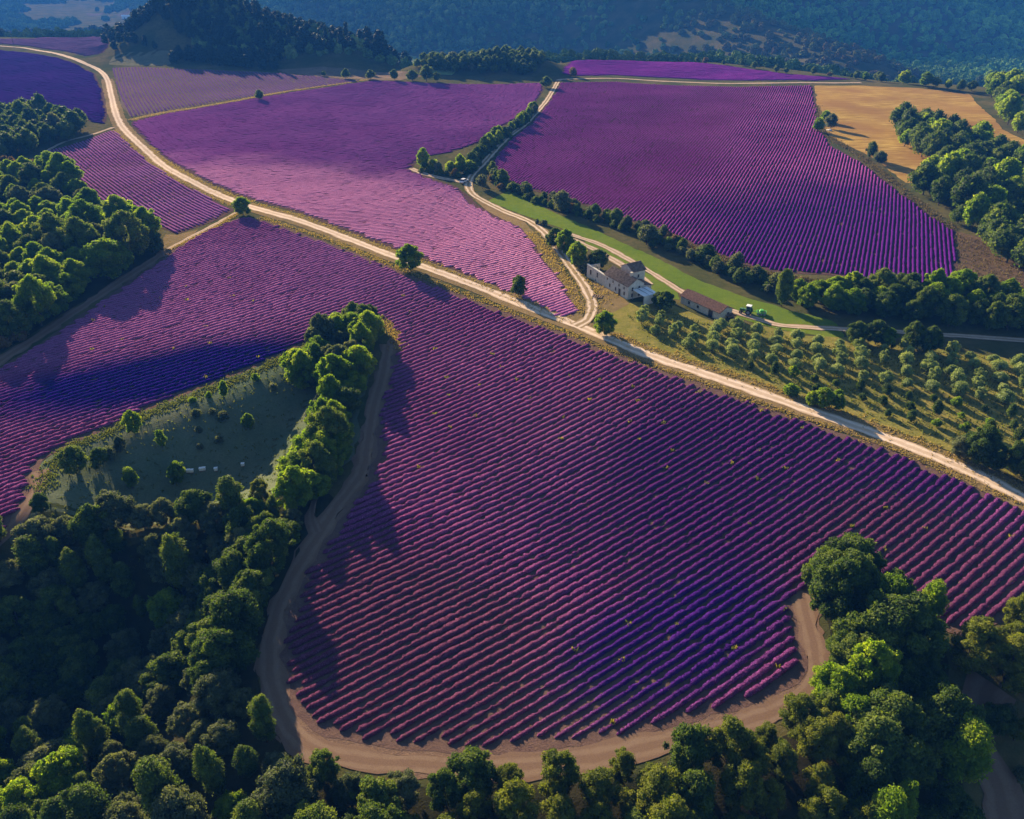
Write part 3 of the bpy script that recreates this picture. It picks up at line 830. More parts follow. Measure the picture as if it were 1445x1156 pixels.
def crown_arrays(seed, h, r, base, nl, lobe, leaves, leaf, shape='round', squash=0.85):
    """leaf faces spread over overlapping clumps, with a rough core in each clump"""
    g = np.random.default_rng(seed)
    ch = h - base
    cs = []; rs = []
    for k in range(nl):
        t = (k + g.uniform(0.1, 0.9)) / nl
        if shape == 'round': prof = math.sqrt(max(0.05, 1 - (2 * t - 0.85) ** 2 * 0.8))
        elif shape == 'cone': prof = max(0.12, 1.05 - t) * (0.75 + 0.5 * g.random())
        elif shape == 'tall': prof = 0.55 + 0.45 * math.sin(math.pi * min(1, t * 0.95 + 0.1))
        else: prof = 1.0 - 0.55 * t
        a = k * 2.399 + g.uniform(-0.6, 0.6)
        rl = lobe * g.uniform(0.5, 1.35) * (0.75 + 0.3 * prof)
        rad = max(0, r * prof - rl * 0.75) * g.uniform(0.5, 1.22)
        cs.append((rad * math.cos(a), rad * math.sin(a), base + rl * 0.5 + t * (ch - 1.25 * rl)))
        rs.append(rl)
    cs = np.array(cs); rs = np.array(rs)
    p = rs ** 2 / (rs ** 2).sum()
    li = g.choice(nl, leaves, p=p)
    d = g.normal(size=(leaves, 3)); d[:, 2] += 0.25; d /= np.linalg.norm(d, axis=1)[:, None]
    # bumpy clump surface: sub-clumps push leaves in and out
    bump = 0.16 * (np.sin(d[:, 0] * 7 + li) * np.sin(d[:, 1] * 7 + 2 * li) * np.sin(d[:, 2] * 7 + 3 * li))
    q = cs[li] + d * (rs[li] * (g.uniform(0.78, 1.14, leaves) + 1.6 * bump))[:, None] * np.array([1, 1, squash])
    keep = np.ones(leaves, bool)
    for k in range(nl):
        dd = np.linalg.norm((q - cs[k]) / np.array([1, 1, squash]), axis=1)
        keep &= ~((dd < rs[k] * 0.72) & (li != k))
    keep &= q[:, 2] > base * 0.55
    q = q[keep]; d = d[keep]; li = li[keep]; n = len(q)
    nrm = d + 0.75 * g.normal(size=(n, 3)); nrm /= np.linalg.norm(nrm, axis=1)[:, None]
    tg = np.cross(nrm, g.normal(size=(n, 3))); tg /= np.linalg.norm(tg, axis=1)[:, None] + 1e-9
    bt = np.cross(nrm, tg)
    sz = leaf * g.uniform(0.6, 1.35, n)[:, None]
    V = np.stack([q - tg * sz, q + bt * sz * 0.55 + nrm * sz * 0.15, q + tg * sz, q - bt * sz * 0.55 + nrm * sz * 0.15], 1).reshape(-1, 3)
    F = np.arange(4 * n).reshape(-1, 4)
    lt = g.uniform(0.15, 0.85, nl)
    tint = np.clip(lt[li] + g.normal(0, 0.14, n), 0, 1)
    tint = np.repeat(tint, 4)
    iv, if_ = ICO1
    CV = []; CF = []; CT = []; o = len(V)
    for k in range(nl):
        w = iv * rs[k] * 0.74 * np.array([1, 1, squash]) * (1 + 0.12 * g.normal(size=(len(iv), 1))) + cs[k]
        CV.append(w); CF.append(if_ + o); o += len(iv); CT.append(np.full(len(iv), lt[k] * 0.7))
    return np.vstack([V] + CV), [F, np.vstack(CF)], np.concatenate([tint] + CT), cs, rs

def trunk_mb(h, base, rad, cs, seed):
    g = random.Random(seed)
    mb = MB()
    top = base + (h - base) * 0.55
    pts = [(0, 0, -0.4), (g.uniform(-.1, .1), g.uniform(-.1, .1), base * 0.5), (g.uniform(-.2, .2), g.uniform(-.2, .2), base), (g.uniform(-.3, .3), g.uniform(-.3, .3), top)]
    mb.tube(pts, [rad * 1.25, rad, rad * 0.8, rad * 0.3], 7)
    order = list(range(len(cs))); g.shuffle(order)
    for k in order[:6]:
        c = cs[k]
        s = Vector(pts[2]) * 0.9
        e = Vector(c) * 0.9
        if e.z < s.z + 0.2: e.z = s.z + 0.3
        mb.tube([s, (s + e) / 2 + Vector((0, 0, 0.15)), e], [rad * 0.5, rad * 0.33, rad * 0.12], 5)
    return mb

PROTO = {}
def proto(key, mname, variants, h, r, base, nl, lobe, leaves, leaf, shape='round', squash=0.85, trunk=0.16, joined=False):
    out = []
    for v in range(variants):
        sd = hash((key, v)) if False else sum(map(ord, key)) * 31 + v
        hh = h * (0.92 + 0.16 * (v / max(1, variants - 1)))
        V, F, T, cs, rs = crown_arrays(sd, hh, r, base, nl, lobe, leaves, leaf, shape, squash)
        tm = trunk_mb(hh, base, trunk, cs, sd)
        if joined:
            tv = np.array(tm.v); o = len(V)
            quads = np.array([f for f in tm.f if len(f) == 4]) + o
            me = mesh_np(key, np.vstack([V, tv]), [F[0], F[1], quads], [M[mname], M['bark']], smooth=True,
                         midx=[0] * (len(F[0]) + len(F[1])) + [1] * len(quads), attrs={'tint': np.concatenate([T, np.zeros(len(tv))])})
            out.append((me, None))
        else:
            me = mesh_np(key + '_crown', V, F, M[mname], smooth=True, attrs={'tint': T})
            t = bpy.data.meshes.new(key + '_trunk'); t.from_pydata(tm.v, [], tm.f); t.materials.append(M['bark'])
            t.polygons.foreach_set('use_smooth', [True] * len(t.polygons))
            out.append((me, t))
    PROTO[key] = (out, r)

proto('oak', 'oak', 5, 8.0, 3.5, 0.9, 52, 0.88, 13000, 0.17)
proto('bright', 'bright', 4, 8.0, 3.3, 0.9, 50, 0.85, 13000, 0.17)
proto('grey', 'grey', 4, 7.2, 3.2, 0.8, 46, 0.82, 12000, 0.16)
proto('pine', 'pine', 4, 8.5, 3.0, 1.0, 44, 0.82, 9000, 0.15, 'round', 0.7)
proto('tall', 'oak', 2, 10.0, 2.2, 1.5, 26, 1.0, 8000, 0.16, 'tall', 1.0)
proto('tallb', 'bright', 2, 9.5, 2.2, 1.5, 26, 1.0, 8000, 0.16, 'tall', 1.0)
proto('cone', 'pine', 2, 8.0, 2.5, 0.9, 30, 0.85, 7000, 0.15, 'cone', 0.7)
proto('olive', 'olive', 4, 3.6, 1.7, 0.7, 13, 0.72, 2600, 0.13, 'round', 0.9, 0.10)
proto('fruit', 'bright', 2, 3.4, 1.5, 0.6, 12, 0.7, 2200, 0.14, 'round', 0.9, 0.09)
proto('darkfruit', 'oak', 2, 3.4, 1.5, 0.5, 12, 0.7, 2200, 0.14, 'round', 0.9, 0.09)
proto('shrub', 'grey', 3, 2.2, 1.4, 0.15, 10, 0.7, 1800, 0.13, 'dome', 0.85, 0.06)
proto('gshrub', 'bright', 2, 2.2, 1.3, 0.15, 10, 0.65, 1800, 0.13, 'dome', 0.85, 0.06)
proto('rshrub', 'russet', 2, 2.4, 1.6, 0.15, 10, 0.75, 1600, 0.15, 'dome', 0.85, 0.06)
proto('mid_oak', 'oak', 3, 7.5, 3.2, 1.2, 20, 1.3, 2600, 0.28, joined=True)
proto('mid_bright', 'bright', 3, 7.5, 3.0, 1.2, 20, 1.25, 2600, 0.28, joined=True)
proto('mid_grey', 'grey', 2, 7.0, 3.0, 1.2, 18, 1.25, 2400, 0.28, joined=True)
proto('mid_russet', 'russet', 2, 5.0, 2.8, 0.5, 16, 1.15, 2000, 0.28, joined=True)
proto('far', 'conifer', 3, 9.0, 3.4, 0.8, 16, 1.5, 1100, 0.42, joined=True)
proto('farcone', 'conifer', 2, 11.0, 2.8, 0.8, 18, 1.2, 1100, 0.40, 'cone', 0.9, joined=True)
proto('farbush', 'conifer', 2, 4.0, 3.0, 0.1, 10, 1.3, 700, 0.4, 'dome', joined=True)

proto('mid_bush', 'oak', 3, 3.4, 2.3, 0.05, 14, 1.0, 1800, 0.24, 'dome', joined=True)
NAMES = {'mid_bush': 'hedge_bush', 'oak': 'oak_tree', 'bright': 'broadleaf_tree', 'grey': 'scrub_oak', 'pine': 'pine_tree', 'tall': 'poplar_tree', 'tallb': 'poplar_tree', 'cone': 'pine_tree', 'olive': 'olive_tree', 'fruit': 'fruit_tree',
         'darkfruit': 'fruit_tree', 'shrub': 'shrub', 'gshrub': 'shrub', 'rshrub': 'shrub', 'mid_oak': 'woodland_tree', 'mid_bright': 'broadleaf_tree', 'mid_grey': 'scrub_oak', 'mid_russet': 'shrub', 'far': 'conifer_tree', 'farcone': 'conifer_tree', 'farbush': 'shrub'}
CAT = lambda k: 'shrub' if 'shrub' in NAMES[k] or 'bush' in NAMES[k] else 'tree'
NTREE = [0]
def in_view(x, y, z, mx=70, my=60):
    d = y * CP - (z - CAM_H) * SP
    if d < 1: return False
    u = 722.5 + FPX * x / d
    v = 578 - FPX * (y * SP + (z - CAM_H) * CP) / d
    if not (-mx < u < 1445 + mx and -20 < v < 1156 + my): return False
    if y < 420: return True
    t = np.linspace(0.4, 0.97, 50)
    return not np.any(Hm(x * t, y * t) > CAM_H + (z + 4 - CAM_H) * t)      # wholly behind a rise
tr = np.random.default_rng(99)
def tree(key, x, y, s=1.0, label='', group=None, sz=None, rot=None):
    vs, r = PROTO[key]
    cm, tm = vs[tr.integers(len(vs))]
    z = float(Hm(x, y)) - 0.05
    if not in_view(x, y, z + 3): return None
    rz = tr.uniform(0, 6.283) if rot is None else rot
    if tm is None:
        o = obj(NAMES[key], cm)
    else:
        o = bpy.data.objects.new(NAMES[key], None); o.empty_display_size = 0.4; col.objects.link(o)
        obj('crown', cm, o); obj('trunk', tm, o)
    o.location = (float(x), float(y), z)
    o.rotation_euler = (0, 0, rz)
    sxy = s * tr.uniform(0.94, 1.06)
    o.scale = (sxy * tr.uniform(0.84, 1.16), sxy * tr.uniform(0.84, 1.16), s * (sz or tr.uniform(0.85, 1.2)))
    o.rotation_euler = (tr.normal(0, 0.05), tr.normal(0, 0.05), rz)
    tag(o, label, CAT(key), group)
    NTREE[0] += 1
    return o

def scatter(poly, dmin, seed, tries=6000, dens=None):
    """dart throwing inside a polygon; dmin may be a function of (x,y)"""
    g = np.random.default_rng(seed)
    lo = poly.min(0); hi = poly.max(0)
    P = g.uniform(lo, hi, (tries, 2))
    P = P[sdf(P, poly) > 0]
    keep = np.zeros((0, 2))
    for p in P:
        if len(keep) == 0 or ((keep - p) ** 2).sum(1).min() > dmin * dmin:
            keep = np.vstack([keep, p])
    return keep

def wood(poly, dmin, seed, mix, size, labels, group, tries=6000, zones=()):
    """mix: {key: weight}; labels: {key: label}; one thing per tree"""
    pts = scatter(poly, dmin, seed, tries)
    ks = list(mix); w = np.array([mix[k] for k in ks], float); w /= w.sum()
    for x, y in pts:
        # trees of a kind tend to stand together
        n = vnoise(x, y, 14, seed) * 0.7 + tr.random() * 0.3
        k = ks[int(np.clip(np.searchsorted(np.cumsum(w), n), 0, len(ks) - 1))]
        s = tr.uniform(*size)
        q = (s - size[0]) / (size[1] - size[0])
        l = ('small ' if q < 0.33 else 'large ' if q > 0.7 else 'medium ') + labels[k]
        for fn, txt in zones:
            if fn(x, y): l += txt; break
        tree(k, x, y, s, l, l)
KIND = {'mid_bush': 'hedge bush', 'oak': 'dark broadleaf', 'bright': 'bright broadleaf', 'grey': 'grey-green broadleaf', 'pine': 'pine', 'tall': 'tall dark', 'tallb': 'tall bright', 'cone': 'pointed pine', 'olive': 'olive', 'fruit': 'bright fruit tree',
        'darkfruit': 'dark fruit tree', 'shrub': 'grey shrub', 'gshrub': 'green shrub', 'rshrub': 'russet shrub', 'mid_oak': 'dark broadleaf', 'mid_bright': 'bright broadleaf', 'mid_grey': 'grey-green broadleaf', 'mid_russet': 'russet shrub', 'far': 'dark conifer', 'farcone': 'pointed conifer', 'farbush': 'dark bush'}

def lab(where, keys):
    d = {'mid_bush': 'low dark hedge bush ', 'oak': 'dark green rounded broadleaf tree ', 'bright': 'bright green leafy tree ', 'grey': 'grey-green bushy tree ', 'pine': 'yellow-green pine with layered crown ', 'tall': 'tall narrow dark green tree ',
         'tallb': 'tall narrow bright green tree ', 'cone': 'pointed yellow-green pine ', 'shrub': 'low grey-green shrub ', 'gshrub': 'low bright green shrub ', 'rshrub': 'low russet brown shrub ', 'mid_oak': 'dark green rounded broadleaf tree ',
         'mid_bright': 'bright green leafy tree ', 'mid_grey': 'grey-green bushy tree ', 'mid_russet': 'russet brown bushy shrub ', 'far': 'dark rounded conifer ', 'farcone': 'dark pointed conifer ', 'farbush': 'dark low bush '}
    return {k: d[k] + where for k in keys}

# the wood in the ravine beside the big field
EDGE = at([(470, 715), (440, 745), (412, 800), (388, 845), (362, 905), (352, 950), (366, 1010), (395, 1060), (425, 1095)])
MEAD = at([(40, 735), (110, 702), (190, 690), (250, 680), (330, 668), (400, 655), (470, 640)])
def seg_near(L_, x, y):
    return min(seg_dist(np.array([[x, y]]), L_[i], L_[i + 1])[0][0] for i in range(len(L_) - 1))
RAV = np.vstack([at([(30, 765), (110, 748), (190, 742), (250, 736), (330, 722), (400, 700), (450, 672), (480, 668), (458, 710), (432, 722), (424, 748), (398, 806), (372, 850), (348, 908), (340, 952), (356, 1016), (388, 1066), (420, 1098)]), [(-20, 50), (-20, 34), (-110, 34), (-125, 88), (-92, 104)]])
mx = {'oak': 5, 'grey': 2.2, 'tall': 1.5, 'bright': 1.0, 'pine': 1.3}
wood(RAV, 3.3, 5, mx, (0.48, 0.98), lab('in the ravine wood', mx), 'trees of the ravine wood', 6000,
     [(lambda x, y: seg_near(EDGE, x, y) < 7, ' beside the dirt margin'), (lambda x, y: seg_near(MEAD, x, y) < 9, ' under the meadow'), (lambda x, y: y < 66, ' on its near bank'), (lambda x, y: True, ', down in its shade')])
# the tongue of trees at the head of the field edge track
TON = at([(410, 535), (440, 505), (470, 472), (505, 455), (530, 462), (536, 480), (522, 505), (504, 555), (490, 605), (482, 650), (440, 690), (400, 690), (445, 650), (455, 605), (470, 565), (462, 540), (440, 555), (418, 552)])
mx = {'grey': 2, 'bright': 2.2, 'oak': 2, 'tallb': 1.4}
wood(TON, 3.0, 6, mx, (0.62, 1.12), lab('in the tree belt between meadow and dirt margin', mx), 'trees of the belt beside the dirt margin')
# trees below the curved near end of the big field
BOT = np.vstack([at([(425, 1100), (520, 1112), (620, 1116), (720, 1118), (800, 1112), (880, 1098), (960, 1084), (1040, 1062), (1110, 1040), (1165, 1000), (1190, 1020), (1240, 1156)]), [(36, 36), (-20, 36)]])
mx = {'bright': 2, 'pine': 2.5, 'oak': 2, 'grey': 1.2, 'tallb': 1}
wood(BOT, 3.1, 8, mx, (0.5, 0.92), lab('below the curved dirt end of the big lavender field', mx), 'trees below the curved field end')
# the clump that bites into the field on the right
CLU = at([(1160, 835), (1180, 822), (1240, 845), (1320, 885), (1330, 930), (1312, 1000), (1322, 1060), (1348, 1140), (1350, 1200), (1230, 1200), (1190, 1040), (1172, 990), (1180, 930), (1172, 880)])
mx = {'bright': 2.2, 'oak': 2.4, 'tallb': 1.5, 'grey': 1.6}
wood(CLU, 3.6, 9, mx, (0.68, 1.3), lab('in the clump jutting into the lavender rows', mx), 'trees of the jutting clump')
CL2 = at([(1350, 900), (1445, 890), (1600, 930), (1600, 1010), (1445, 985), (1380, 975), (1350, 940)])
mx = {'pine': 3, 'oak': 1.5, 'cone': 1}
wood(CL2, 3.8, 10, mx, (0.75, 1.0), lab('beyond the grey hollow beside the jutting clump', mx), 'trees beyond the grey hollow')
for x, y, k, s in ((1400, 1030, 'oak', 0.55), (1430, 1045, 'cone', 0.6), (1438, 1100, 'shrub', 0.9), (1420, 1015, 'shrub', 1.0)):
    q = at([(x, y)])[0]
    tree(k, q[0], q[1], s, lab('standing in the grey hollow', [k])[k], 'plants in the grey hollow (' + KIND[k] + ')')
# the green wood on the left
GRW = at([(-60, 262), (0, 262), (20, 258), (70, 255), (100, 265), (125, 300), (150, 320), (185, 318), (215, 335), (228, 352), (200, 368), (150, 402), (90, 440), (40, 472), (0, 495), (-60, 540)])
mx = {'bright': 4.6, 'oak': 0.9, 'grey': 1.2, 'tallb': 1.0}
wood(GRW, 6.2, 12, mx, (0.85, 1.55), lab('in the sunlit wood beside the small striped field', mx), 'trees of the sunlit wood')
RUS = at([(-60, 240), (10, 232), (60, 236), (75, 255), (20, 258), (-60, 262)])
wood(RUS, 4.5, 13, {'mid_russet': 1}, (0.7, 1.1), lab('at the upper edge of the sunlit wood', ['mid_russet']), 'bushes above the sunlit wood')
for x, y in ((8, 470), (28, 480), (5, 492), (18, 455)):
    q = at([(x, y)])[0]; tree('rshrub', q[0], q[1], tr.uniform(1.1, 1.6), 'russet shrub at the shaded corner of the sunlit wood', 'shrubs at the wood corner')
DKW = at([(-60, 165), (0, 165), (60, 168), (100, 178), (128, 186), (110, 197), (60, 210), (10, 228), (-60, 235)])
mx = {'mid_oak': 3, 'mid_grey': 1}
wood(DKW, 7.0, 14, mx, (1.0, 1.6), lab('in the dusky wood under the blue-violet field', mx), 'trees of the dusky wood')
# hedge between the two great fields
def line(px, step, jitter, keys, size, where, group, wts=None, off=0.0):
    C = catmull(at(px), step)
    for p in C:
        k = keys[tr.choice(len(keys), p=wts)]
        q = p + tr.normal(0, jitter, 2)
        tree(k, q[0], q[1], tr.uniform(*size), lab(where, [k])[k], group + ' (' + KIND[k] + ')')
line([(598, 240), (620, 244), (645, 246), (662, 240), (678, 222), (697, 205), (718, 188), (738, 172), (752, 157)], 4.2, 0.9, ['mid_bright', 'mid_oak', 'mid_grey'], (0.5, 0.85), 'in the hedge between the rose field and the lane', 'trees of the lane hedge', [0.5, 0.3, 0.2])
line([(640, 250), (665, 236), (690, 208), (715, 186)], 4.0, 1.0, ['mid_oak', 'mid_russet'], (0.5, 0.75), 'in the hedge between the rose field and the lane', 'trees of the lane hedge', [0.6, 0.4])
line([(690, 246), (705, 262), (740, 277), (775, 287), (815, 300), (850, 312), (885, 322), (920, 336), (960, 352), (1000, 370), (1040, 386), (1075, 400), (1100, 410)], 3.0, 0.9, ['mid_oak', 'mid_grey', 'mid_russet'], (0.42, 0.72), 'in the hedge under the striped slope field', 'trees of the slope hedge', [0.5, 0.25, 0.25])
line([(930, 350), (980, 372), (1030, 394), (1080, 412)], 3.6, 1.2, ['mid_oak', 'mid_grey'], (0.4, 0.6), 'in the hedge under the striped slope field', 'trees of the slope hedge', [0.7, 0.3])
BIG = at([(1105, 420), (1140, 418), (1200, 420), (1260, 424), (1330, 428), (1400, 432), (1500, 445), (1500, 480), (1400, 466), (1320, 460), (1250, 452), (1180, 442), (1120, 434)])
mx = {'bright': 3, 'oak': 2}
wood(BIG, 3.8, 17, mx, (0.75, 1.1), lab('in the thick green hedge beside the lower lane', mx), 'trees of the thick hedge')
# the wood below the stubble field
RGW = at([(1268, 188), (1290, 180), (1330, 195), (1370, 210), (1400, 225), (1445, 245), (1560, 280), (1560, 420), (1445, 392), (1400, 360), (1360, 325), (1320, 290), (1290, 268), (1312, 240), (1300, 222), (1275, 208)])
mx = {'mid_oak': 3, 'mid_bright': 2.2, 'mid_grey': 1}
wood(RGW, 6.6, 18, mx, (1.0, 1.7), lab('in the wood below the stubble field', mx), 'trees of the wood below the stubble')
RTW = at([(1378, 120), (1420, 112), (1560, 110), (1560, 235), (1445, 195), (1415, 172), (1392, 145)])
wood(RTW, 9.0, 19, mx, (1.2, 1.8), lab('in the wood behind the stubble field corner', mx), 'trees of the wood behind the stubble')
line([(1205, 112), (1240, 116), (1290, 120), (1340, 125), (1372, 130)], 8.0, 2.5, ['mid_oak', 'mid_bright'], (0.7, 1.2), 'along the ridge behind the stubble field', 'trees behind the stubble', [0.6, 0.4])
line([(930, 87), (1000, 89), (1060, 96), (1120, 104), (1195, 110)], 10.0, 2.5, ['mid_oak', 'mid_russet'], (0.45, 0.75), 'along the ridge behind the violet strip', 'bushes behind the violet strip', [0.6, 0.4])
line([(598, 243), (645, 250), (664, 243), (680, 224), (699, 206), (720, 188), (740, 172), (754, 156)], 2.6, 0.6, ['mid_bush'], (0.5, 0.95), 'filling the hedge between the rose field and the lane', 'bushes of the lane hedge')
line([(694, 250), (740, 280), (815, 303), (885, 326), (960, 356), (1040, 390), (1100, 412)], 2.3, 0.8, ['mid_bush'], (0.5, 0.95), 'filling the hedge under the striped slope field', 'bushes of the slope hedge')
# lone trees by the fields
def lone(key, px, s, label, sz=None):
    q = at([px])[0]
    return tree(key, q[0], q[1], s, label, None, sz)
lone('bright', (343, 303), 0.86, 'round tree at the corner where the narrow path meets the road')
lone('bright', (578, 381), 1.02, 'upright leafy tree standing alone at the road edge halfway along')
lone('oak', (731, 418), 0.72, 'small dark round tree at the tip of the rose field')
lone('mid_oak', (366, 141), 0.85, 'lone dark tree on the dry strip above the rose field')
lone('mid_bright', (1154, 186), 0.95, 'tree at the stubble field corner, touching the lavender rows')
lone('mid_bright', (1164, 172), 0.95, 'taller tree at the stubble field corner, behind the white stones')
lone('mid_grey', (1172, 182), 0.95, 'forked grey-green tree beside the white stones')
lone('mid_oak', (1226, 224), 0.85, 'dark tree of a pair on the bank under the stubble')
lone('mid_grey', (1240, 232), 0.85, 'pale tree of a pair on the bank under the stubble')
lone('mid_oak', (770, 124), 1.05, 'tree at the junction of the two upper lanes')
lone('mid_russet', (808, 108), 1.1, 'small brown tree at the edge of the violet strip')
lone('mid_bright', (750, 160), 0.75, 'small tree at the top of the lane hedge')
lone('mid_bright', (596, 237), 0.95, 'narrow round tree at the tip of the lane hedge', 1.2)
lone('mid_grey', (680, 266), 0.75, 'bush at the lane fork opposite the white car')
lone('mid_grey', (791, 300), 1.05, 'taller grey-green tree rising from the slope hedge')
lone('mid_grey', (912, 345), 1.1, 'largest grey-green tree of the slope hedge')
lone('tall', (1102, 432), 0.95, 'tall dark tree where the slope hedge meets the thick hedge')
lone('tall', (1263, 418), 0.8, 'narrow tree rising out of the thick hedge')
lone('grey', (1195, 414), 0.75, 'leaning grey-green tree behind the thick hedge')
lone('bright', (797, 358), 0.85, 'first tree of the row beside the farm lane')
lone('oak', (783, 350), 0.8, 'bushy tree beside the farm lane bend')
lone('bright', (815, 376), 0.85, 'round tree at the end wall of the farmhouse')
lone('oak', (842, 382), 0.9, 'large dark tree behind the farmhouse courtyard wall')
lone('bright', (853, 472), 0.85, 'leafy tree on the corner where farm lane meets the road')
lone('oak', (938, 438), 0.62, 'dark tree between the white awning and the shed')
lone('oak', (928, 432), 0.5, 'dark bush beside the white awning')
lone('shrub', (768, 318), 0.9, 'dark shrub on the verge of the farm lane bend')
lone('shrub', (758, 316), 0.7, 'small shrub on the verge of the farm lane bend')
# bushes of the meadow
for px, k, s in (((108, 668), 'oak', 0.62), ((140, 660), 'oak', 0.5), ((171, 638), 'grey', 0.45), ((190, 612), 'bright', 0.55), ((229, 632), 'tallb', 0.42), ((316, 562), 'tallb', 0.42), ((351, 604), 'bright', 0.42), ((360, 537), 'gshrub', 0.85),
                 ((386, 551), 'shrub', 0.8), ((316, 592), 'shrub', 1.0), ((300, 584), 'shrub', 0.7), ((277, 588), 'shrub', 0.8), ((280, 610), 'shrub', 0.7), ((310, 625), 'shrub', 0.7), ((284, 634), 'shrub', 0.6), ((62, 722), 'oak', 0.45), ((252, 680), 'bright', 0.6),
                 ((188, 690), 'tallb', 0.55), ((272, 567), 'gshrub', 0.7), ((295, 560), 'gshrub', 0.6), ((155, 648), 'shrub', 1.2), ((455, 608), 'gshrub', 0.7)):
    q = at([px])[0]
    tree(k, q[0], q[1], s, lab('on the shady meadow hollow beside the lavender', [k])[k], 'bushes of the meadow (' + KIND[k] + ')')
# orchard: rows of olives, darker fruit trees nearer the road
oA, oB = at([(915, 436), (1445, 520)])
ax = (oB - oA) / np.linalg.norm(oB - oA)
ay = np.array([ax[1], -ax[0]])                      # towards the road
ORCH = at([(885, 446), (930, 436), (1000, 458), (1080, 466), (1160, 486), (1290, 492), (1445, 512), (1600, 535), (1600, 740), (1445, 668), (1380, 640), (1250, 592), (1100, 542), (1000, 508), (920, 480)])
for i in range(-1, 46):
    for j in range(0, 19):
        p = oA + ax * (i * 4.7 + 0.3 * j) + ay * (j * 4.8) + tr.normal(0, 0.3, 2)
        if sdf(p[None], ORCH)[0] < 0.5 or tr.random() < 0.06: continue
        if np.linalg.norm(p - np.array([49, 190])) < 9: continue
        far_ = j * 4.8 + 0.05 * i
        if far_ < 17 + 9 * vnoise(p[0], p[1], 20, 2): tree('olive', p[0], p[1], tr.uniform(0.66, 0.98), 'pale green olive tree in the orchard rows beyond the road', 'olive trees of the orchard')
        else:
            k = 'darkfruit' if tr.random() < 0.7 else 'fruit'
            tree(k, p[0], p[1], tr.uniform(0.45, 0.85), ('dark green' if k == 'darkfruit' else 'bright green') + ' fruit tree in the orchard rows nearer the road', ('dark' if k == 'darkfruit' else 'bright') + ' fruit trees of the orchard')
for px, k, s in (((1160, 575), 'bright', 0.62), ((1145, 572), 'bright', 0.5), ((1180, 578), 'bright', 0.45), ((1380, 655), 'oak', 0.85), ((1352, 645), 'grey', 0.6), ((1400, 662), 'oak', 0.7), ((1425, 665), 'tall', 0.6), ((1440, 672), 'oak', 0.85), ((1480, 690), 'oak', 0.9),
                 ((1205, 485), 'oak', 0.7), ((1235, 486), 'oak', 0.75), ((1250, 492), 'bright', 0.6), ((1285, 492), 'oak', 0.75), ((1310, 498), 'oak', 0.7), ((1115, 556), 'gshrub', 1.2)):
    q = at([px])[0]
    tree(k, q[0], q[1], s, lab('growing wild at the edge of the orchard', [k])[k], 'wild trees at the orchard edge (' + KIND[k] + ')')
# knoll and crest woods
KNO = np.array([(-345, 742), (-322, 712), (-270, 690), (-205, 632), (-172, 628), (-165, 640), (-95, 640), (-80, 680), (-150, 740), (-280, 770), (-330, 770)])
mx = {'far': 3, 'farcone': 1.2}
wood(KNO, 7.6, 23, mx, (0.95, 1.5), lab('on the dark knoll beyond the pale lavender', mx), 'conifers of the knoll', 5000)
wood(at([(243, 92), (262, 88), (300, 92), (330, 96), (390, 101), (392, 93), (300, 82), (250, 80)]), 7.0, 24, mx, (0.9, 1.2), lab('along the foot of the dark knoll', mx), 'conifers at the foot of the knoll')
CRE = np.array([(-66, 590), (-30, 580), (14, 578), (24, 600), (10, 630), (-60, 628)])
mx = {'mid_oak': 3, 'mid_grey': 1}
wood(CRE, 5.0, 25, mx, (0.75, 1.15), lab('in the copse behind the rose field crest', mx), 'trees of the crest copse')
for px, s in (((488, 111), 0.8), ((523, 112), 0.85), ((557, 113), 0.95), ((582, 114), 1.15), ((602, 115), 1.2), ((617, 115), 0.8), ((457, 107), 0.5)):
    q = at([px])[0]; tree('mid_oak', q[0], q[1], s, 'dark round tree standing along the crest of the rose field', 'trees along the crest')
wood(at([(-60, 53), (0, 53), (30, 52), (80, 52), (155, 52), (155, 47), (60, 48), (-60, 49)]), 8.0, 27, {'far': 1}, (0.9, 1.3), lab('in the dark line behind the dusky lavender field', ['far']), 'trees of the far line')
for px in ((163, 72), (170, 62), (180, 62), (190, 63), (205, 66), (220, 70)):
    q = at([px])[0]; tree('far', q[0], q[1], tr.uniform(0.7, 1.1), lab('beside the fallow plot under the knoll', ['far'])['far'], 'trees by the fallow plot')
print('TREES', NTREE[0])

# ------------------------------------------------------------------ the wooded hills far off: one mass
def hill_leaf():
    m, nt, out = mat('hill_forest'); b = NT(nt)
    pos = b.pos()
    n1 = b.noise(pos, 0.05, 3, 0.7); n2 = b.noise(pos, 0.004, 2); n3 = b.noise(pos, 0.6, 2)
    c = b.ramp(n1, [(0.3, (0.03, 0.06, 0.022)), (0.52, (0.085, 0.14, 0.045)), (0.68, (0.20, 0.26, 0.08))])
    c = b.mix(b.ramp(n2, [(0.5, 0.0), (0.66, 0.6)]), c, (0.085, 0.095, 0.035))
    f = b.patch(pos, (330, 950), (130, 190), R(20), 0.5)
    c = b.mix(b.math('MULTIPLY', f, b.ramp(n1, [(0.35, 0.9), (0.6, 0.4)])), c, (0.12, 0.075, 0.045))
    c = b.mix(b.math('MULTIPLY', b.patch(pos, (760, 1330), (520, 420), 0, 0.6), 0.7), c, b.mix(1.0, c, (1.5, 2.0, 1.2), 'MULTIPLY'))
    c = b.mix(1.0, c, b.ramp(n3, [(0.3, 0.7), (0.7, 1.3)]), 'MULTIPLY')
    principled(b, nt, out, c, 1.0, None, spec=0.0)
    return m
M['hill'] = hill_leaf()
hg = np.random.default_rng(31)
px_, py_ = np.meshgrid(np.arange(-1250, 1500, 9.0), np.arange(640, 2250, 9.0))
HP = np.stack([px_.ravel(), py_.ravel()], 1) + hg.uniform(-4.2, 4.2, (px_.size, 2))
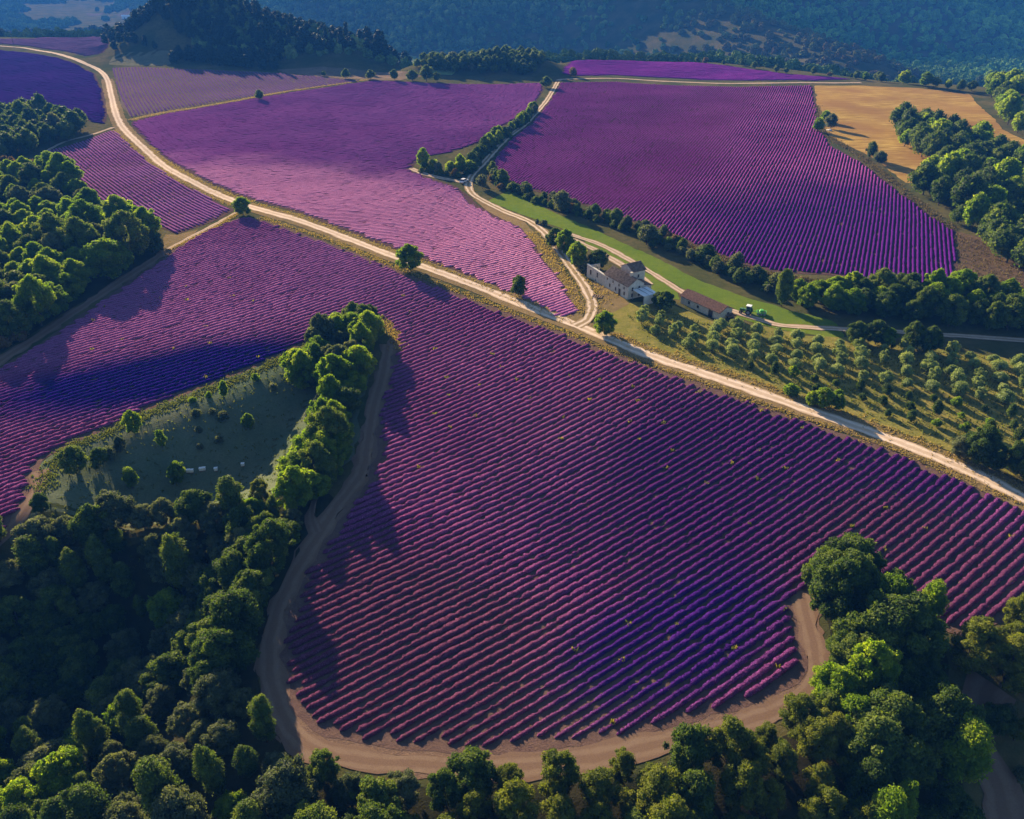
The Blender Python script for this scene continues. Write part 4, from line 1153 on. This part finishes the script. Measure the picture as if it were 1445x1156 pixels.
keep = (np.abs(HP[:, 0]) < HP[:, 1] * 0.78 + 40) & (sdf(HP, PLATEAU) < -16)
HP = HP[keep]
hz = Hm(HP[:, 0], HP[:, 1])
floor = (hz < -58) & (HP[:, 0] < 120)                                     # open valley floor: only thin lines of trees
dpt = HP[:, 1] * CP - (hz - CAM_H) * SP
vpx = 578 - FPX * (HP[:, 1] * SP + (hz - CAM_H) * CP) / dpt
keep = (vpx > -60) & (~floor | (vnoise(HP[:, 0], HP[:, 1], 70, 9) > 0.66)) & (hg.random(len(HP)) < np.clip(1500 / HP[:, 1], 0.35, 1)) & (vnoise(HP[:, 0], HP[:, 1], 120, 17) * 0.6 + hg.random(len(HP)) * 0.4 > 0.2)
gf = at([(545, 74), (600, 84), (650, 97), (640, 108), (600, 104), (568, 92)])
keep &= sdf(HP, gf) < 4
d_, t_ = seg_dist(HP, (215, 1100), (345, 900))
keep &= ~((d_ < 120) & (hg.random(len(HP)) < 0.55))
for bp in at([(172, 27), (213, 21)]):
    db, tb = seg_dist(HP, bp, bp * 0.9)
    keep &= db > 26
HP = HP[keep]; hz = hz[keep]
hs = hg.uniform(2.6, 5.2, len(HP)) * np.clip(HP[:, 1] / 1300, 0.85, 1.4)
me = bpy.data.meshes.new('hill_forest')
me.vertices.add(len(HP)); me.vertices.foreach_set('co', np.column_stack([HP, hz + hs * 0.6]).astype(np.float32).ravel())
set_attr(me, 'size', hs)
me.materials.append(M['hill'])
me.update()
hf = tag(obj('hill_forest', me), 'blue-hazed forest covering the hills beyond the fields', 'forest', kind='stuff')
ng = bpy.data.node_groups.new('forest_cover', 'GeometryNodeTree')
ng.interface.new_socket('Geometry', in_out='INPUT', socket_type='NodeSocketGeometry')
ng.interface.new_socket('Geometry', in_out='OUTPUT', socket_type='NodeSocketGeometry')
gi = ng.nodes.new('NodeGroupInput'); go = ng.nodes.new('NodeGroupOutput')
jn = ng.nodes.new('GeometryNodeJoinGeometry')
for k in range(4):
    ic = ng.nodes.new('GeometryNodeMeshIcoSphere'); ic.inputs['Subdivisions'].default_value = 4; ic.inputs['Radius'].default_value = 1.0
    sp = ng.nodes.new('GeometryNodeSetPosition')
    nz = ng.nodes.new('ShaderNodeTexNoise'); nz.noise_dimensions = '4D'; nz.inputs['W'].default_value = 3.1 * k; nz.inputs['Scale'].default_value = 1.5; nz.inputs['Detail'].default_value = 3; nz.inputs['Roughness'].default_value = 0.75
    ps = ng.nodes.new('GeometryNodeInputPosition')
    sb = ng.nodes.new('ShaderNodeMath'); sb.operation = 'MULTIPLY_ADD'; sb.inputs[1].default_value = 2.6; sb.inputs[2].default_value = -1.35
    ml = ng.nodes.new('ShaderNodeVectorMath'); ml.operation = 'SCALE'
    ng.links.new(nz.outputs['Fac'], sb.inputs[0]); ng.links.new(ps.outputs[0], ml.inputs[0]); ng.links.new(sb.outputs[0], ml.inputs['Scale'])
    ng.links.new(ic.outputs['Mesh'], sp.inputs['Geometry']); ng.links.new(ml.outputs[0], sp.inputs['Offset'])
    tf = ng.nodes.new('GeometryNodeTransform'); tf.inputs['Scale'].default_value = (1, 1, (0.9, 1.15, 1.4, 0.8)[k])
    ng.links.new(sp.outputs[0], tf.inputs['Geometry'])
    sm = ng.nodes.new('GeometryNodeSetMaterial'); sm.inputs['Material'].default_value = M['hill']
    ng.links.new(tf.outputs[0], sm.inputs['Geometry'])
    g2 = ng.nodes.new('GeometryNodeGeometryToInstance')
    ng.links.new(sm.outputs[0], g2.inputs[0]); ng.links.new(g2.outputs[0], jn.inputs[0])
ip = ng.nodes.new('GeometryNodeInstanceOnPoints'); ip.inputs['Pick Instance'].default_value = True
rv = ng.nodes.new('FunctionNodeRandomValue'); rv.data_type = 'FLOAT_VECTOR'; rv.inputs[0].default_value = (0, 0, 0); rv.inputs[1].default_value = (0.2, 0.2, 6.28)
sa_ = ng.nodes.new('GeometryNodeInputNamedAttribute'); sa_.data_type = 'FLOAT'; sa_.inputs['Name'].default_value = 'size'
m2p = ng.nodes.new('GeometryNodeMeshToPoints')
ng.links.new(gi.outputs[0], m2p.inputs[0]); ng.links.new(m2p.outputs[0], ip.inputs['Points'])
ng.links.new(jn.outputs[0], ip.inputs['Instance']); ng.links.new(rv.outputs[0], ip.inputs['Rotation']); ng.links.new(sa_.outputs[0], ip.inputs['Scale'])
ng.links.new(ip.outputs[0], go.inputs[0])
hf.modifiers.new('forest_cover', 'NODES').node_group = ng
print('HILL TREES', len(HP))

# ------------------------------------------------------------------ the farm
M['stone'] = simple('pale_stone_wall', (0.55, 0.49, 0.39), 0.9, 0.1, 0.35, 1.8, bump=0.05)
M['render_wall'] = simple('grey_render_wall', (0.56, 0.53, 0.46), 0.9, 0.1, 0.3, 1.2, bump=0.03)
M['tile'] = simple('clay_roof_tiles', (0.25, 0.13, 0.085), 0.85, 0.15, 0.6, 2.2, bump=0.04)
M['old_tile'] = simple('weathered_roof_tiles', (0.22, 0.155, 0.11), 0.9, 0.1, 0.7, 1.6, bump=0.04)
M['dark_glass'] = simple('dark_window', (0.03, 0.035, 0.045), 0.25, 0.5, 0.2)
M['white'] = simple('white_canvas', (0.78, 0.78, 0.76), 0.7, 0.2, 0.08)
M['wood'] = simple('weathered_wood', (0.20, 0.13, 0.08), 0.85, 0.1, 0.5)
M['whitepaint'] = simple('white_car_paint', (0.75, 0.75, 0.74), 0.3, 0.5, 0.05)
M['bluepaint'] = simple('dark_car_paint', (0.06, 0.07, 0.12), 0.3, 0.5, 0.05)
M['tyre'] = simple('tyre_rubber', (0.025, 0.025, 0.025), 0.8, 0.2, 0.2)
M['green'] = simple('green_machine_paint', (0.05, 0.16, 0.05), 0.4, 0.4, 0.2)
M['lime'] = simple('bright_green_paint', (0.10, 0.42, 0.06), 0.4, 0.4, 0.2)
M['steel'] = simple('grey_steel', (0.25, 0.25, 0.26), 0.5, 0.5, 0.2)
M['rock'] = simple('white_limestone', (0.62, 0.57, 0.50), 0.9, 0.1, 0.25, 2.0, bump=0.08)

def tiled(name, x0, x1, ya, za, yb, zb, material, parent, th=0.12, pitch=0.34):
    """a roof slope of rounded tile courses running from eave (ya,za) to ridge (yb,zb)"""
    n = max(4, int((x1 - x0) / pitch * 4))
    xs = np.linspace(x0, x1, n + 1); k = 7
    ts = np.linspace(0, 1, k)
    V = []
    for t in ts:
        y = ya + (yb - ya) * t; z = za + (zb - za) * t
        V.append(np.stack([xs, np.full(n + 1, y) + 0.0 * xs, z + 0.055 * np.sin(xs / pitch * 6.283) + 0.03 * (vnoise(xs, xs * 0 + t * 7, 0.7, 3) - 0.5)], 1))
    top = np.vstack(V); bot = top - np.array([0, 0, th])
    A = np.vstack([top, bot]); m = n + 1; o = len(top)
    F = []
    for j in range(k - 1):
        for i in range(n):
            a = j * m + i
            F.append((a, a + 1, a + m + 1, a + m)); F.append((o + a, o + a + m, o + a + m + 1, o + a + 1))
    for i in range(n):
        F.append((i, o + i, o + i + 1, i + 1)); e = (k - 1) * m + i; F.append((e, e + 1, o + e + 1, o + e))
    for j in range(k - 1):
        a = j * m; F.append((a, a + m, o + a + m, o + a)); a = j * m + n; F.append((a, o + a, o + a + m, a + m))
    return obj(name, mesh_np(name, A, [np.array(F)], material, smooth=False), parent)

def window(x, z, w, h, parent, y=0.0, face=-1, axis='y', name='window'):
    """recessed dark pane in a pale frame; face tells which way it looks"""
    f = MB(); t = 0.09
    def bx(a0, a1, b0, b1, d0, d1):
        lo, hi = sorted((y + face * d0, y + face * d1))
        if axis == 'y': f.box((a0, lo, b0), (a1, hi, b1))
        else: f.box((lo, a0, b0), (hi, a1, b1))
    bx(x - w / 2 - t, x - w / 2, z - t, z + h + t, -0.02, 0.07); bx(x + w / 2, x + w / 2 + t, z - t, z + h + t, -0.02, 0.07)
    bx(x - w / 2, x + w / 2, z + h, z + h + t, -0.02, 0.07); bx(x - w / 2, x + w / 2, z - t, z, -0.02, 0.11)
    fr = f.build(name, M['stone'], parent)
    f = MB(); bx(x - w / 2, x + w / 2, z, z + h, -0.02, 0.02)
    f.build('pane', M['dark_glass'], fr)
    return fr

hx, hy = 21.3, 216.2
house = empty('farmhouse', (hx, hy, float(Hm(27, 208)) - 0.1), R(-60.5), 'old stone farmhouse with weathered tiled roofs and courtyard wall beside the lane', 'farmhouse')
MB().prism([(0, -0.5), (8.75, -0.5), (8.75, 3.25), (0, 3.75)], 0.0, 0.45, 'y').build('courtyard_wall', M['stone'], house)
MB().prism([(-0.06, 3.76), (8.75, 3.26), (8.75, 3.40), (-0.06, 3.90)], -0.08, 0.53, 'y').build('coping', M['render_wall'], house)
MB().box((0.0, 0.45, -0.5), (0.45, 4.2, 3.4)).build('courtyard_wall', M['stone'], house)
# main block with gables, long side to the lane
MB().prism([(0, -0.5), (5.2, -0.5), (5.2, 4.0), (2.6, 5.55), (0, 4.0)], 8.75, 19.4).build('wall', M['render_wall'], house)
tiled('roof', 8.45, 19.7, -0.38, 3.90, 2.6, 5.72, M['old_tile'], house)
tiled('roof', 8.45, 19.7, 5.58, 3.90, 2.6, 5.72, M['old_tile'], house)
MB().box((16.6, 2.25, 5.2), (17.3, 2.95, 6.6)).build('chimney', M['stone'], house)
# taller rear block
MB().prism([(8.9, -0.5), (14.2, -0.5), (14.2, 5.4), (11.55, 6.7), (8.9, 5.4)], 5.2, 9.4, 'y').build('wall', M['render_wall'], house)
def tiled_y(name, y0, y1, xa, za, xb, zb):
    o = tiled(name, y0, y1, xa, za, xb, zb, M['old_tile'], house)
    me = o.data; n = len(me.vertices); a = np.zeros(n * 3, np.float32); me.vertices.foreach_get('co', a); a = a.reshape(-1, 3)[:, [1, 0, 2]]
    me.vertices.foreach_set('co', np.ascontiguousarray(a).ravel()); me.flip_normals(); me.update()
    return o
tiled_y('roof', 5.0, 9.7, 8.55, 5.28, 11.55, 6.86)
tiled_y('roof', 5.0, 9.7, 14.55, 5.28, 11.55, 6.86)
# low annex behind
MB().prism([(5.22, -0.5), (8.2, -0.5), (8.2, 2.6), (5.22, 3.2)], 14.25, 18.9).build('annex_wall', M['render_wall'], house)
tiled('annex_roof', 14.25, 19.15, 8.45, 2.62, 5.3, 3.34, M['old_tile'], house)
for x, z, w, h in ((1.9, 1.3, 0.8, 1.5), (5.2, 1.6, 0.75, 1.4), (4.4, 0.3, 0.45, 0.5)): window(x, z, w, h, house)
for x, z, w, h in ((9.9, 2.55, 0.5, 0.7), (12.6, 2.6, 0.5, 0.7), (15.3, 2.55, 0.5, 0.7), (17.6, 2.5, 0.5, 0.7), (11.2, 0.9, 0.6, 1.0), (13.9, 0.8, 0.6, 1.0), (17.8, 0.9, 0.6, 1.0)): window(x, z, w, h, house)
for yv, z in ((1.4, 2.4), (3.6, 2.4), (1.4, 0.7), (3.7, 0.6)): window(yv, z, 0.6, 1.0, house, 19.4, 1, 'x')
dr = window(15.7, 0.05, 0.95, 1.95, house, name='door')
window(11.5, 3.6, 0.7, 0.9, house, 9.4, 1, 'y'); window(7.2, 3.3, 0.6, 0.9, house, 14.2, 1, 'x')

aw = empty('awning', (hx + 0.492 * 19.8 + 0.87 * 1.2, hy - 0.87 * 19.8 + 0.492 * 1.2, float(Hm(35, 202))), R(-60.5), 'flat white canvas awning on posts at the gable of the farmhouse', 'awning')
MB().prism([(0, 2.75), (4.8, 2.55), (4.8, 2.62), (0, 2.82)], 0.0, 4.6, 'y').build('canvas', M['white'], aw)
for x in (0.1, 4.7):
    for y in (0.1, 4.5): MB().box((x - 0.06, y - 0.06, -0.3), (x + 0.06, y + 0.06, 2.56)).build('post', M['steel'], aw)
for y in (1.5, 3.1): MB().box((0, y - 0.05, 2.83), (4.8, y + 0.05, 2.92)).build('beam', M['steel'], aw)
MB().box((4.74, 0.2, 0.0), (4.79, 4.4, 2.5)).build('side_curtain', M['white'], aw)

shed = empty('shed', (44.6, 197.2, float(Hm(48, 191)) - 0.1), math.atan2(-0.82, 0.567), 'long low shed with red-brown clay tile roof beside the orchard', 'shed')
MB().prism([(0, -0.4), (4.6, -0.4), (4.6, 2.3), (2.3, 3.35), (0, 2.3)], 0.0, 13.6).build('wall', M['stone'], shed)
tiled('roof', -0.3, 13.9, -0.35, 2.22, 2.3, 3.50, M['tile'], shed)
tiled('roof', -0.3, 13.9, 4.95, 2.22, 2.3, 3.50, M['tile'], shed)
window(10.6, 0.0, 1.5, 1.9, shed, name='door'); window(3.0, 0.8, 0.7, 0.8, shed); window(6.2, 0.8, 0.7, 0.8, shed)
window(3.1, 0.05, 0.9, 1.6, shed, 13.6, 1, 'x', 'door')

def wheel(parent, x, y, r, w):
    t = MB(); n = 16
    prof = [(r, -w / 2 * 0.8), (r * 0.97, -w / 2), (r * 0.55, -w / 2), (r * 0.55, w / 2), (r * 0.97, w / 2), (r, w / 2 * 0.8)]
    vs = []; fs = []; k = len(prof)
    for i in range(n):
        a = 6.2832 * i / n
        for rad, d in prof: vs.append((x + rad * math.cos(a), y + d, r + rad * math.sin(a)))
    for i in range(n):
        for j in range(k):
            fs.append((i * k + j, ((i + 1) % n) * k + j, ((i + 1) % n) * k + (j + 1) % k, i * k + (j + 1) % k))
    wh = t.add(vs, fs).build('wheel', M['tyre'], parent, True)
    MB().tube([(x, y - w / 2 * 0.9, r), (x, y + w / 2 * 0.9, r)], [r * 0.56, r * 0.56], 14).build('rim', M['steel'], wh)

def car(px, rz, paint, label):
    q = at([px])[0]
    c = empty('car', (q[0], q[1], float(Hm(q[0], q[1])) + 0.14), rz, label, 'car')
    body = [(-2.1, 0.32), (2.05, 0.32), (2.15, 0.62), (2.0, 0.86), (0.95, 0.98), (-1.95, 1.0), (-2.15, 0.75)]
    MB().prism(body, -0.85, 0.85, 'y').build('body', paint, c, False, 0.06)
    cab = [(-1.95, 1.0), (0.98, 0.97), (0.35, 1.50), (-1.55, 1.52)]
    g = MB(); n = 4
    vs = [(x, -0.80 + (0.12 if z > 1.2 else 0), z) for x, z in cab] + [(x, 0.80 - (0.12 if z > 1.2 else 0), z) for x, z in cab]
    g.add(vs, [(3, 2, 1, 0), (4, 5, 6, 7), (0, 1, 5, 4), (1, 2, 6, 5), (2, 3, 7, 6), (3, 0, 4, 7)])
    g.build('windows', M['dark_glass'], c)
    MB().box((-1.5, -0.70, 1.51), (0.36, 0.70, 1.57)).build('roof', paint, c, False, 0.03)
    for x in (-1.3, 1.35):
        for y in (-0.78, 0.78): wheel(c, x, y, 0.32, 0.2)
    for y in (-0.6, 0.6): MB().box((2.08, y - 0.16, 0.60), (2.17, y + 0.16, 0.74)).build('headlight', M['white'], c)
    return c
car((655, 258), R(60), M['whitepaint'], 'white car parked at the lane fork under the hedge')

q = at([(1053, 443)])[0]
tc = empty('tractor', (q[0], q[1], float(Hm(*q)) + 0.04), R(150), 'green tractor with pale cab roof on the lane beyond the shed', 'tractor')
MB().prism([(0.1, 0.75), (1.75, 0.75), (1.8, 1.25), (0.1, 1.35)], -0.36, 0.36, 'y').build('bonnet', M['green'], tc, False, 0.05)
MB().box((-1.0, -0.45, 0.6), (0.1, 0.45, 1.15)).build('chassis', M['green'], tc)
cb = MB()
for x in (-0.95, 0.05):
    for y in (-0.6, 0.6): cb.box((x - 0.04, y - 0.04, 1.15), (x + 0.04, y + 0.04, 2.25))
cb.build('cab_frame', M['steel'], tc)
MB().box((-0.9, -0.57, 1.16), (0.0, 0.57, 2.24)).build('cab_glass', M['dark_glass'], tc)
MB().box((-1.1, -0.72, 2.25), (0.2, 0.72, 2.42)).build('cab_roof', M['white'], tc, False, 0.06)
MB().tube([(0.9, 0.2, 1.3), (0.9, 0.2, 2.1)], [0.05, 0.05], 8).build('exhaust', M['steel'], tc)
for y in (-0.75, 0.75): wheel(tc, -0.6, y, 0.75, 0.42); wheel(tc, 1.35, y * 0.85, 0.45, 0.3)
for y in (-0.75, 0.75): MB().prism([(-1.3, 1.2), (-1.0, 1.62), (-0.2, 1.62), (0.05, 1.3), (-0.25, 1.54), (-0.95, 1.54)], y - 0.24, y + 0.24, 'y').build('mudguard', M['green'], tc)

q = at([(1074, 444)])[0]
im = empty('disc_harrow', (q[0], q[1], float(Hm(*q)) + 0.04), R(165), 'bright green harrow left on the grass near the tractor', 'farm implement')
MB().box((-1.2, -1.0, 0.62), (1.2, -0.85, 0.78)).box((-1.2, 0.85, 0.62), (1.2, 1.0, 0.78)).box((-1.2, -0.85, 0.62), (-1.05, 0.85, 0.78)).box((1.05, -0.85, 0.62), (1.2, 0.85, 0.78)).box((1.2, -0.08, 0.6), (2.3, 0.08, 0.74)).build('frame', M['lime'], im)
MB().prism([(-0.6, 0.78), (0.6, 0.78), (0.35, 1.3), (-0.35, 1.3)], -0.5, 0.5, 'y').build('hopper', M['lime'], im)
for x in (-0.8, 0.0, 0.8):
    for y in (-0.7, -0.25, 0.25, 0.7): MB().tube([(x, y - 0.02, 0.33), (x, y + 0.02, 0.33)], [0.34, 0.34], 12).build('disc', M['steel'], im)
q = at([(1031, 449)])[0]
tl = empty('trailer', (q[0], q[1], float(Hm(*q)) + 0.04), R(30), 'small dark flat trailer standing at the shed end', 'trailer')
MB().box((-1.3, -0.7, 0.55), (1.3, 0.7, 0.66)).build('bed', M['wood'], tl)
for y in (-0.7, 0.62): MB().box((-1.3, y, 0.66), (1.3, y + 0.08, 1.0)).build('side_board', M['wood'], tl)
MB().box((1.3, -0.05, 0.52), (2.3, 0.05, 0.6)).build('drawbar', M['steel'], tl)
for y in (-0.8, 0.8): wheel(tl, 0.0, y, 0.32, 0.16)

for i, px in enumerate(((266, 667), (271, 667), (284, 664.5), (288, 664), (305, 664.5), (343, 658))):
    q = at([px])[0]
    bh = empty('beehive', (q[0], q[1], float(Hm(*q)) + 0.03), R(10), 'small white box hive in the short row at the foot of the meadow', 'beehive', 'hives at the foot of the meadow')
    MB().box((-0.30, -0.25, 0.12), (0.30, 0.25, 0.62)).build('hive_body', M['white'], bh)
    MB().box((-0.35, -0.30, 0.62), (0.35, 0.30, 0.70)).build('lid', M['white'], bh)
    MB().box((-0.28, -0.23, -0.1), (0.28, 0.23, 0.12)).build('stand', M['wood'], bh)

def rock(px, s, label, group=None):
    q = at([px])[0]; g = np.random.default_rng(int(px[0] * 7 + px[1]))
    v, f = ICO1
    w = v * np.array(s) * (1 + 0.16 * g.normal(size=(len(v), 1)))
    o = obj('boulder', mesh_np('boulder', w, [f], M['rock'], smooth=False))
    o.location = (q[0], q[1], float(Hm(*q)) + s[2] * 0.4); o.rotation_euler = (0, 0, g.uniform(0, 3))
    tag(o, label, 'boulder', group)
rock((1165, 178), (1.7, 0.8, 0.8), 'long white boulder between trees at the stubble corner')
rock((1170, 184.5), (1.3, 0.9, 0.6), 'flat white boulder at the foot of the forked tree')
rock((1159.5, 170), (0.7, 0.7, 0.7), 'small white boulder behind the corner tree')
rock((1368, 1008), (0.35, 0.25, 0.25), 'small pale boulder in the grey hollow')

q = at([(843, 419)])[0]
pl = empty('pallet', (q[0], q[1], float(Hm(*q)) + 0.06), R(-20), 'weathered wooden pallet lying in front of the farmhouse', 'pallet')
for y in (-0.9, 0, 0.9): MB().box((-1.4, y - 0.06, 0), (1.4, y + 0.06, 0.14)).build('bearer', M['wood'], pl)
for x in (-1.2, -0.6, 0, 0.6, 1.2): MB().box((x - 0.14, -1.0, 0.142), (x + 0.14, 1.0, 0.19)).build('slat', M['wood'], pl)
q = at([(19, 61)])[0]
up = empty('utility_pole', (q[0], q[1], float(Hm(*q))), 0.5, 'thin wooden utility pole beside the far road', 'utility pole')
MB().tube([(0, 0, -0.5), (0, 0, 9.5)], [0.22, 0.16], 8).build('pole', M['wood'], up)
MB().box((-1.1, -0.08, 8.7), (1.1, 0.08, 8.9)).build('crossarm', M['wood'], up)

def barn(px, w, d, h, rz, label):
    q = at([px])[0]
    b = empty('white_barn', (q[0], q[1], float(Hm(*q)) - 0.3), rz, label, 'barn')
    MB().prism([(0, -1), (d, -1), (d, h), (d / 2, h * 1.3), (0, h)], 0, w).build('wall', M['whitepaint'], b)
    MB().prism([(-0.5, h - 0.1), (d / 2, h * 1.36), (d + 0.5, h - 0.1), (d + 0.5, h + 0.2), (d / 2, h * 1.42 + 0.2), (-0.5, h + 0.2)], -0.6, w + 0.6).build('roof', M['white'], b)
    for k in range(3): MB().box((w * (0.2 + 0.3 * k) - 0.8, -0.12, 0.2), (w * (0.2 + 0.3 * k) + 0.8, 0.0, h * 0.7)).build('door', M['steel'], b)
barn((172, 27), 26, 9, 5, R(12), 'long white barn among the distant valley fields')
barn((213, 21), 14, 8, 4.5, R(-8), 'small white barn near the foot of the far hills')

# ------------------------------------------------------------------ small growth: dry tufts, weeds, undergrowth
def tuft_stuff(name, pts, hgt, wid, blades, material, label, cat, seed):
    g = np.random.default_rng(seed)
    n = len(pts); k = n * blades
    P = np.repeat(pts, blades, 0) + g.normal(0, wid, (k, 2))
    z = Hm(P[:, 0], P[:, 1]) + 0.03
    a = g.uniform(0, 6.28, k); hh = hgt * g.uniform(0.5, 1.3, k); ww = 0.10 + 0.10 * g.random(k)
    lean = g.normal(0, 0.3, (k, 2)) * hh[:, None]
    B = np.column_stack([P, z])
    dx = np.column_stack([np.cos(a) * ww, np.sin(a) * ww, np.zeros(k)])
    top = B + np.column_stack([lean, hh])
    V = np.stack([B - dx, B + dx, top + dx * 0.4, top - dx * 0.4], 1).reshape(-1, 3)
    T = np.repeat(g.random(k), 4)
    o = obj(name, mesh_np(name, V, [np.arange(4 * k).reshape(-1, 4)], material, attrs={'tint': T}))
    tag(o, label, cat, kind='stuff')
M['straw'] = leaf_mat('dry_grass_blades', (0.16, 0.13, 0.04), (0.30, 0.22, 0.08), (0.42, 0.31, 0.13), 0.3)
M['drab'] = leaf_mat('drab_weeds', (0.05, 0.045, 0.02), (0.11, 0.085, 0.04), (0.2, 0.15, 0.06), 0.25)
M['weed'] = leaf_mat('weed_leaves', (0.09, 0.12, 0.02), (0.18, 0.18, 0.03), (0.36, 0.28, 0.04), 0.3)
M['grass'] = leaf_mat('grass_blades', (0.05, 0.075, 0.02), (0.10, 0.125, 0.03), (0.17, 0.17, 0.05), 0.3)
gg = np.random.default_rng(77)
def along(px, n, spread):
    C = catmull(at(px), 1.0)
    return C[gg.integers(0, len(C), n)] + gg.normal(0, spread, (n, 2))
road_lo = [(1445, 714), (1250, 629), (1100, 579), (1000, 543), (920, 516), (860, 493), (800, 469), (740, 448), (690, 428), (640, 409), (585, 388), (540, 369), (470, 341), (420, 324), (370, 308)]
road_hi = [(1445, 692), (1250, 606), (1100, 552), (1000, 518), (920, 493), (850, 466)]
road_mid = [(800, 452), (740, 428), (690, 406), (640, 385), (590, 366), (540, 349), (470, 322), (420, 304), (370, 290), (330, 277), (280, 254), (240, 232), (212, 208)]
tuft_stuff('dry_grass', np.vstack([along(road_lo, 1300, 0.7), along(road_mid, 1100, 0.8), along(road_hi, 800, 1.0), along([(160, 184), (178, 198), (240, 248), (290, 272), (325, 290)], 500, 0.7), along([(242, 352), (300, 323), (335, 302)], 300, 0.5)]), 0.24, 0.3, 5, M['straw'], 'tufts of dry golden grass along the road verges', 'grass', 1)
tuft_stuff('dry_grass', np.vstack([along([(818, 440), (800, 398), (775, 362), (750, 330)], 450, 1.2), along([(842, 440), (850, 420), (840, 400), (815, 370)], 160, 1.6), along([(184, 170), (240, 158), (330, 143), (420, 127), (515, 113)], 900, 1.0), along([(560, 470), (565, 490), (545, 450)], 200, 0.8)]), 0.3, 0.4, 5, M['straw'], 'pale dry grass on the banks beside the farm lane', 'grass', 2)
tuft_stuff('orchard_grass', scatter(ORCH, 0.9, 41, 9000), 0.5, 0.4, 5, M['grass'], 'rough yellow-green grass between the orchard trees', 'grass', 3)
w_ = scatter(WA, 6.0, 43, 2500)
w_ = w_[(vnoise(w_[:, 0], w_[:, 1], 26, 9) > 0.5) & (gg.random(len(w_)) < 0.5)]
tuft_stuff('weeds', w_, 0.62, 0.18, 14, M['weed'], 'yellow-green weeds standing up among the lavender rows', 'weeds', 4)
bp_ = at([(1347, 330), (1380, 338), (1420, 358), (1470, 402), (1500, 440), (1445, 420), (1347, 408)])
tuft_stuff('dry_weeds', np.vstack([scatter(bp_, 1.3, 46, 3000), along([(690, 244), (740, 272), (815, 296), (885, 316), (960, 342), (1040, 374), (1100, 390), (1200, 402), (1340, 408)], 1500, 0.9), along([(1152, 150), (1160, 185), (1200, 212), (1245, 245), (1300, 290), (1345, 325)], 900, 1.2)]), 0.5, 0.4, 5, M['drab'], 'drab dry weeds on the bare ground round the striped field', 'weeds', 6)
tuft_stuff('meadow_grass', np.vstack([along([(60, 690), (90, 640), (150, 612), (210, 585), (290, 553), (360, 525), (430, 490)], 900, 1.0), scatter(BOWL, 1.3, 44, 2500)]), 0.3, 0.3, 5, M['grass'], 'thin grass over the shaded meadow hollow', 'grass', 5)

# ------------------------------------------------------------------ the air
hm, hnt, hout = mat('haze_air')
pv = hnt.nodes.new('ShaderNodeVolumePrincipled')
pv.inputs['Color'].default_value = (0.05, 0.27, 1.0, 1)
pv.inputs['Density'].default_value = 0.00016
pv.inputs['Anisotropy'].default_value = 0.0
hnt.links.new(pv.outputs[0], hout.inputs['Volume'])
zt = max(float(GZ.max()), CAM_H) + 25
hz_o = MB().box((-4400, -1400, float(GZ.min()) - 2), (4400, 5400, zt)).build('haze', hm)
tag(hz_o, 'thin blue air lying over the whole valley', 'haze', kind='stuff')
print('HAZE TOP', zt)
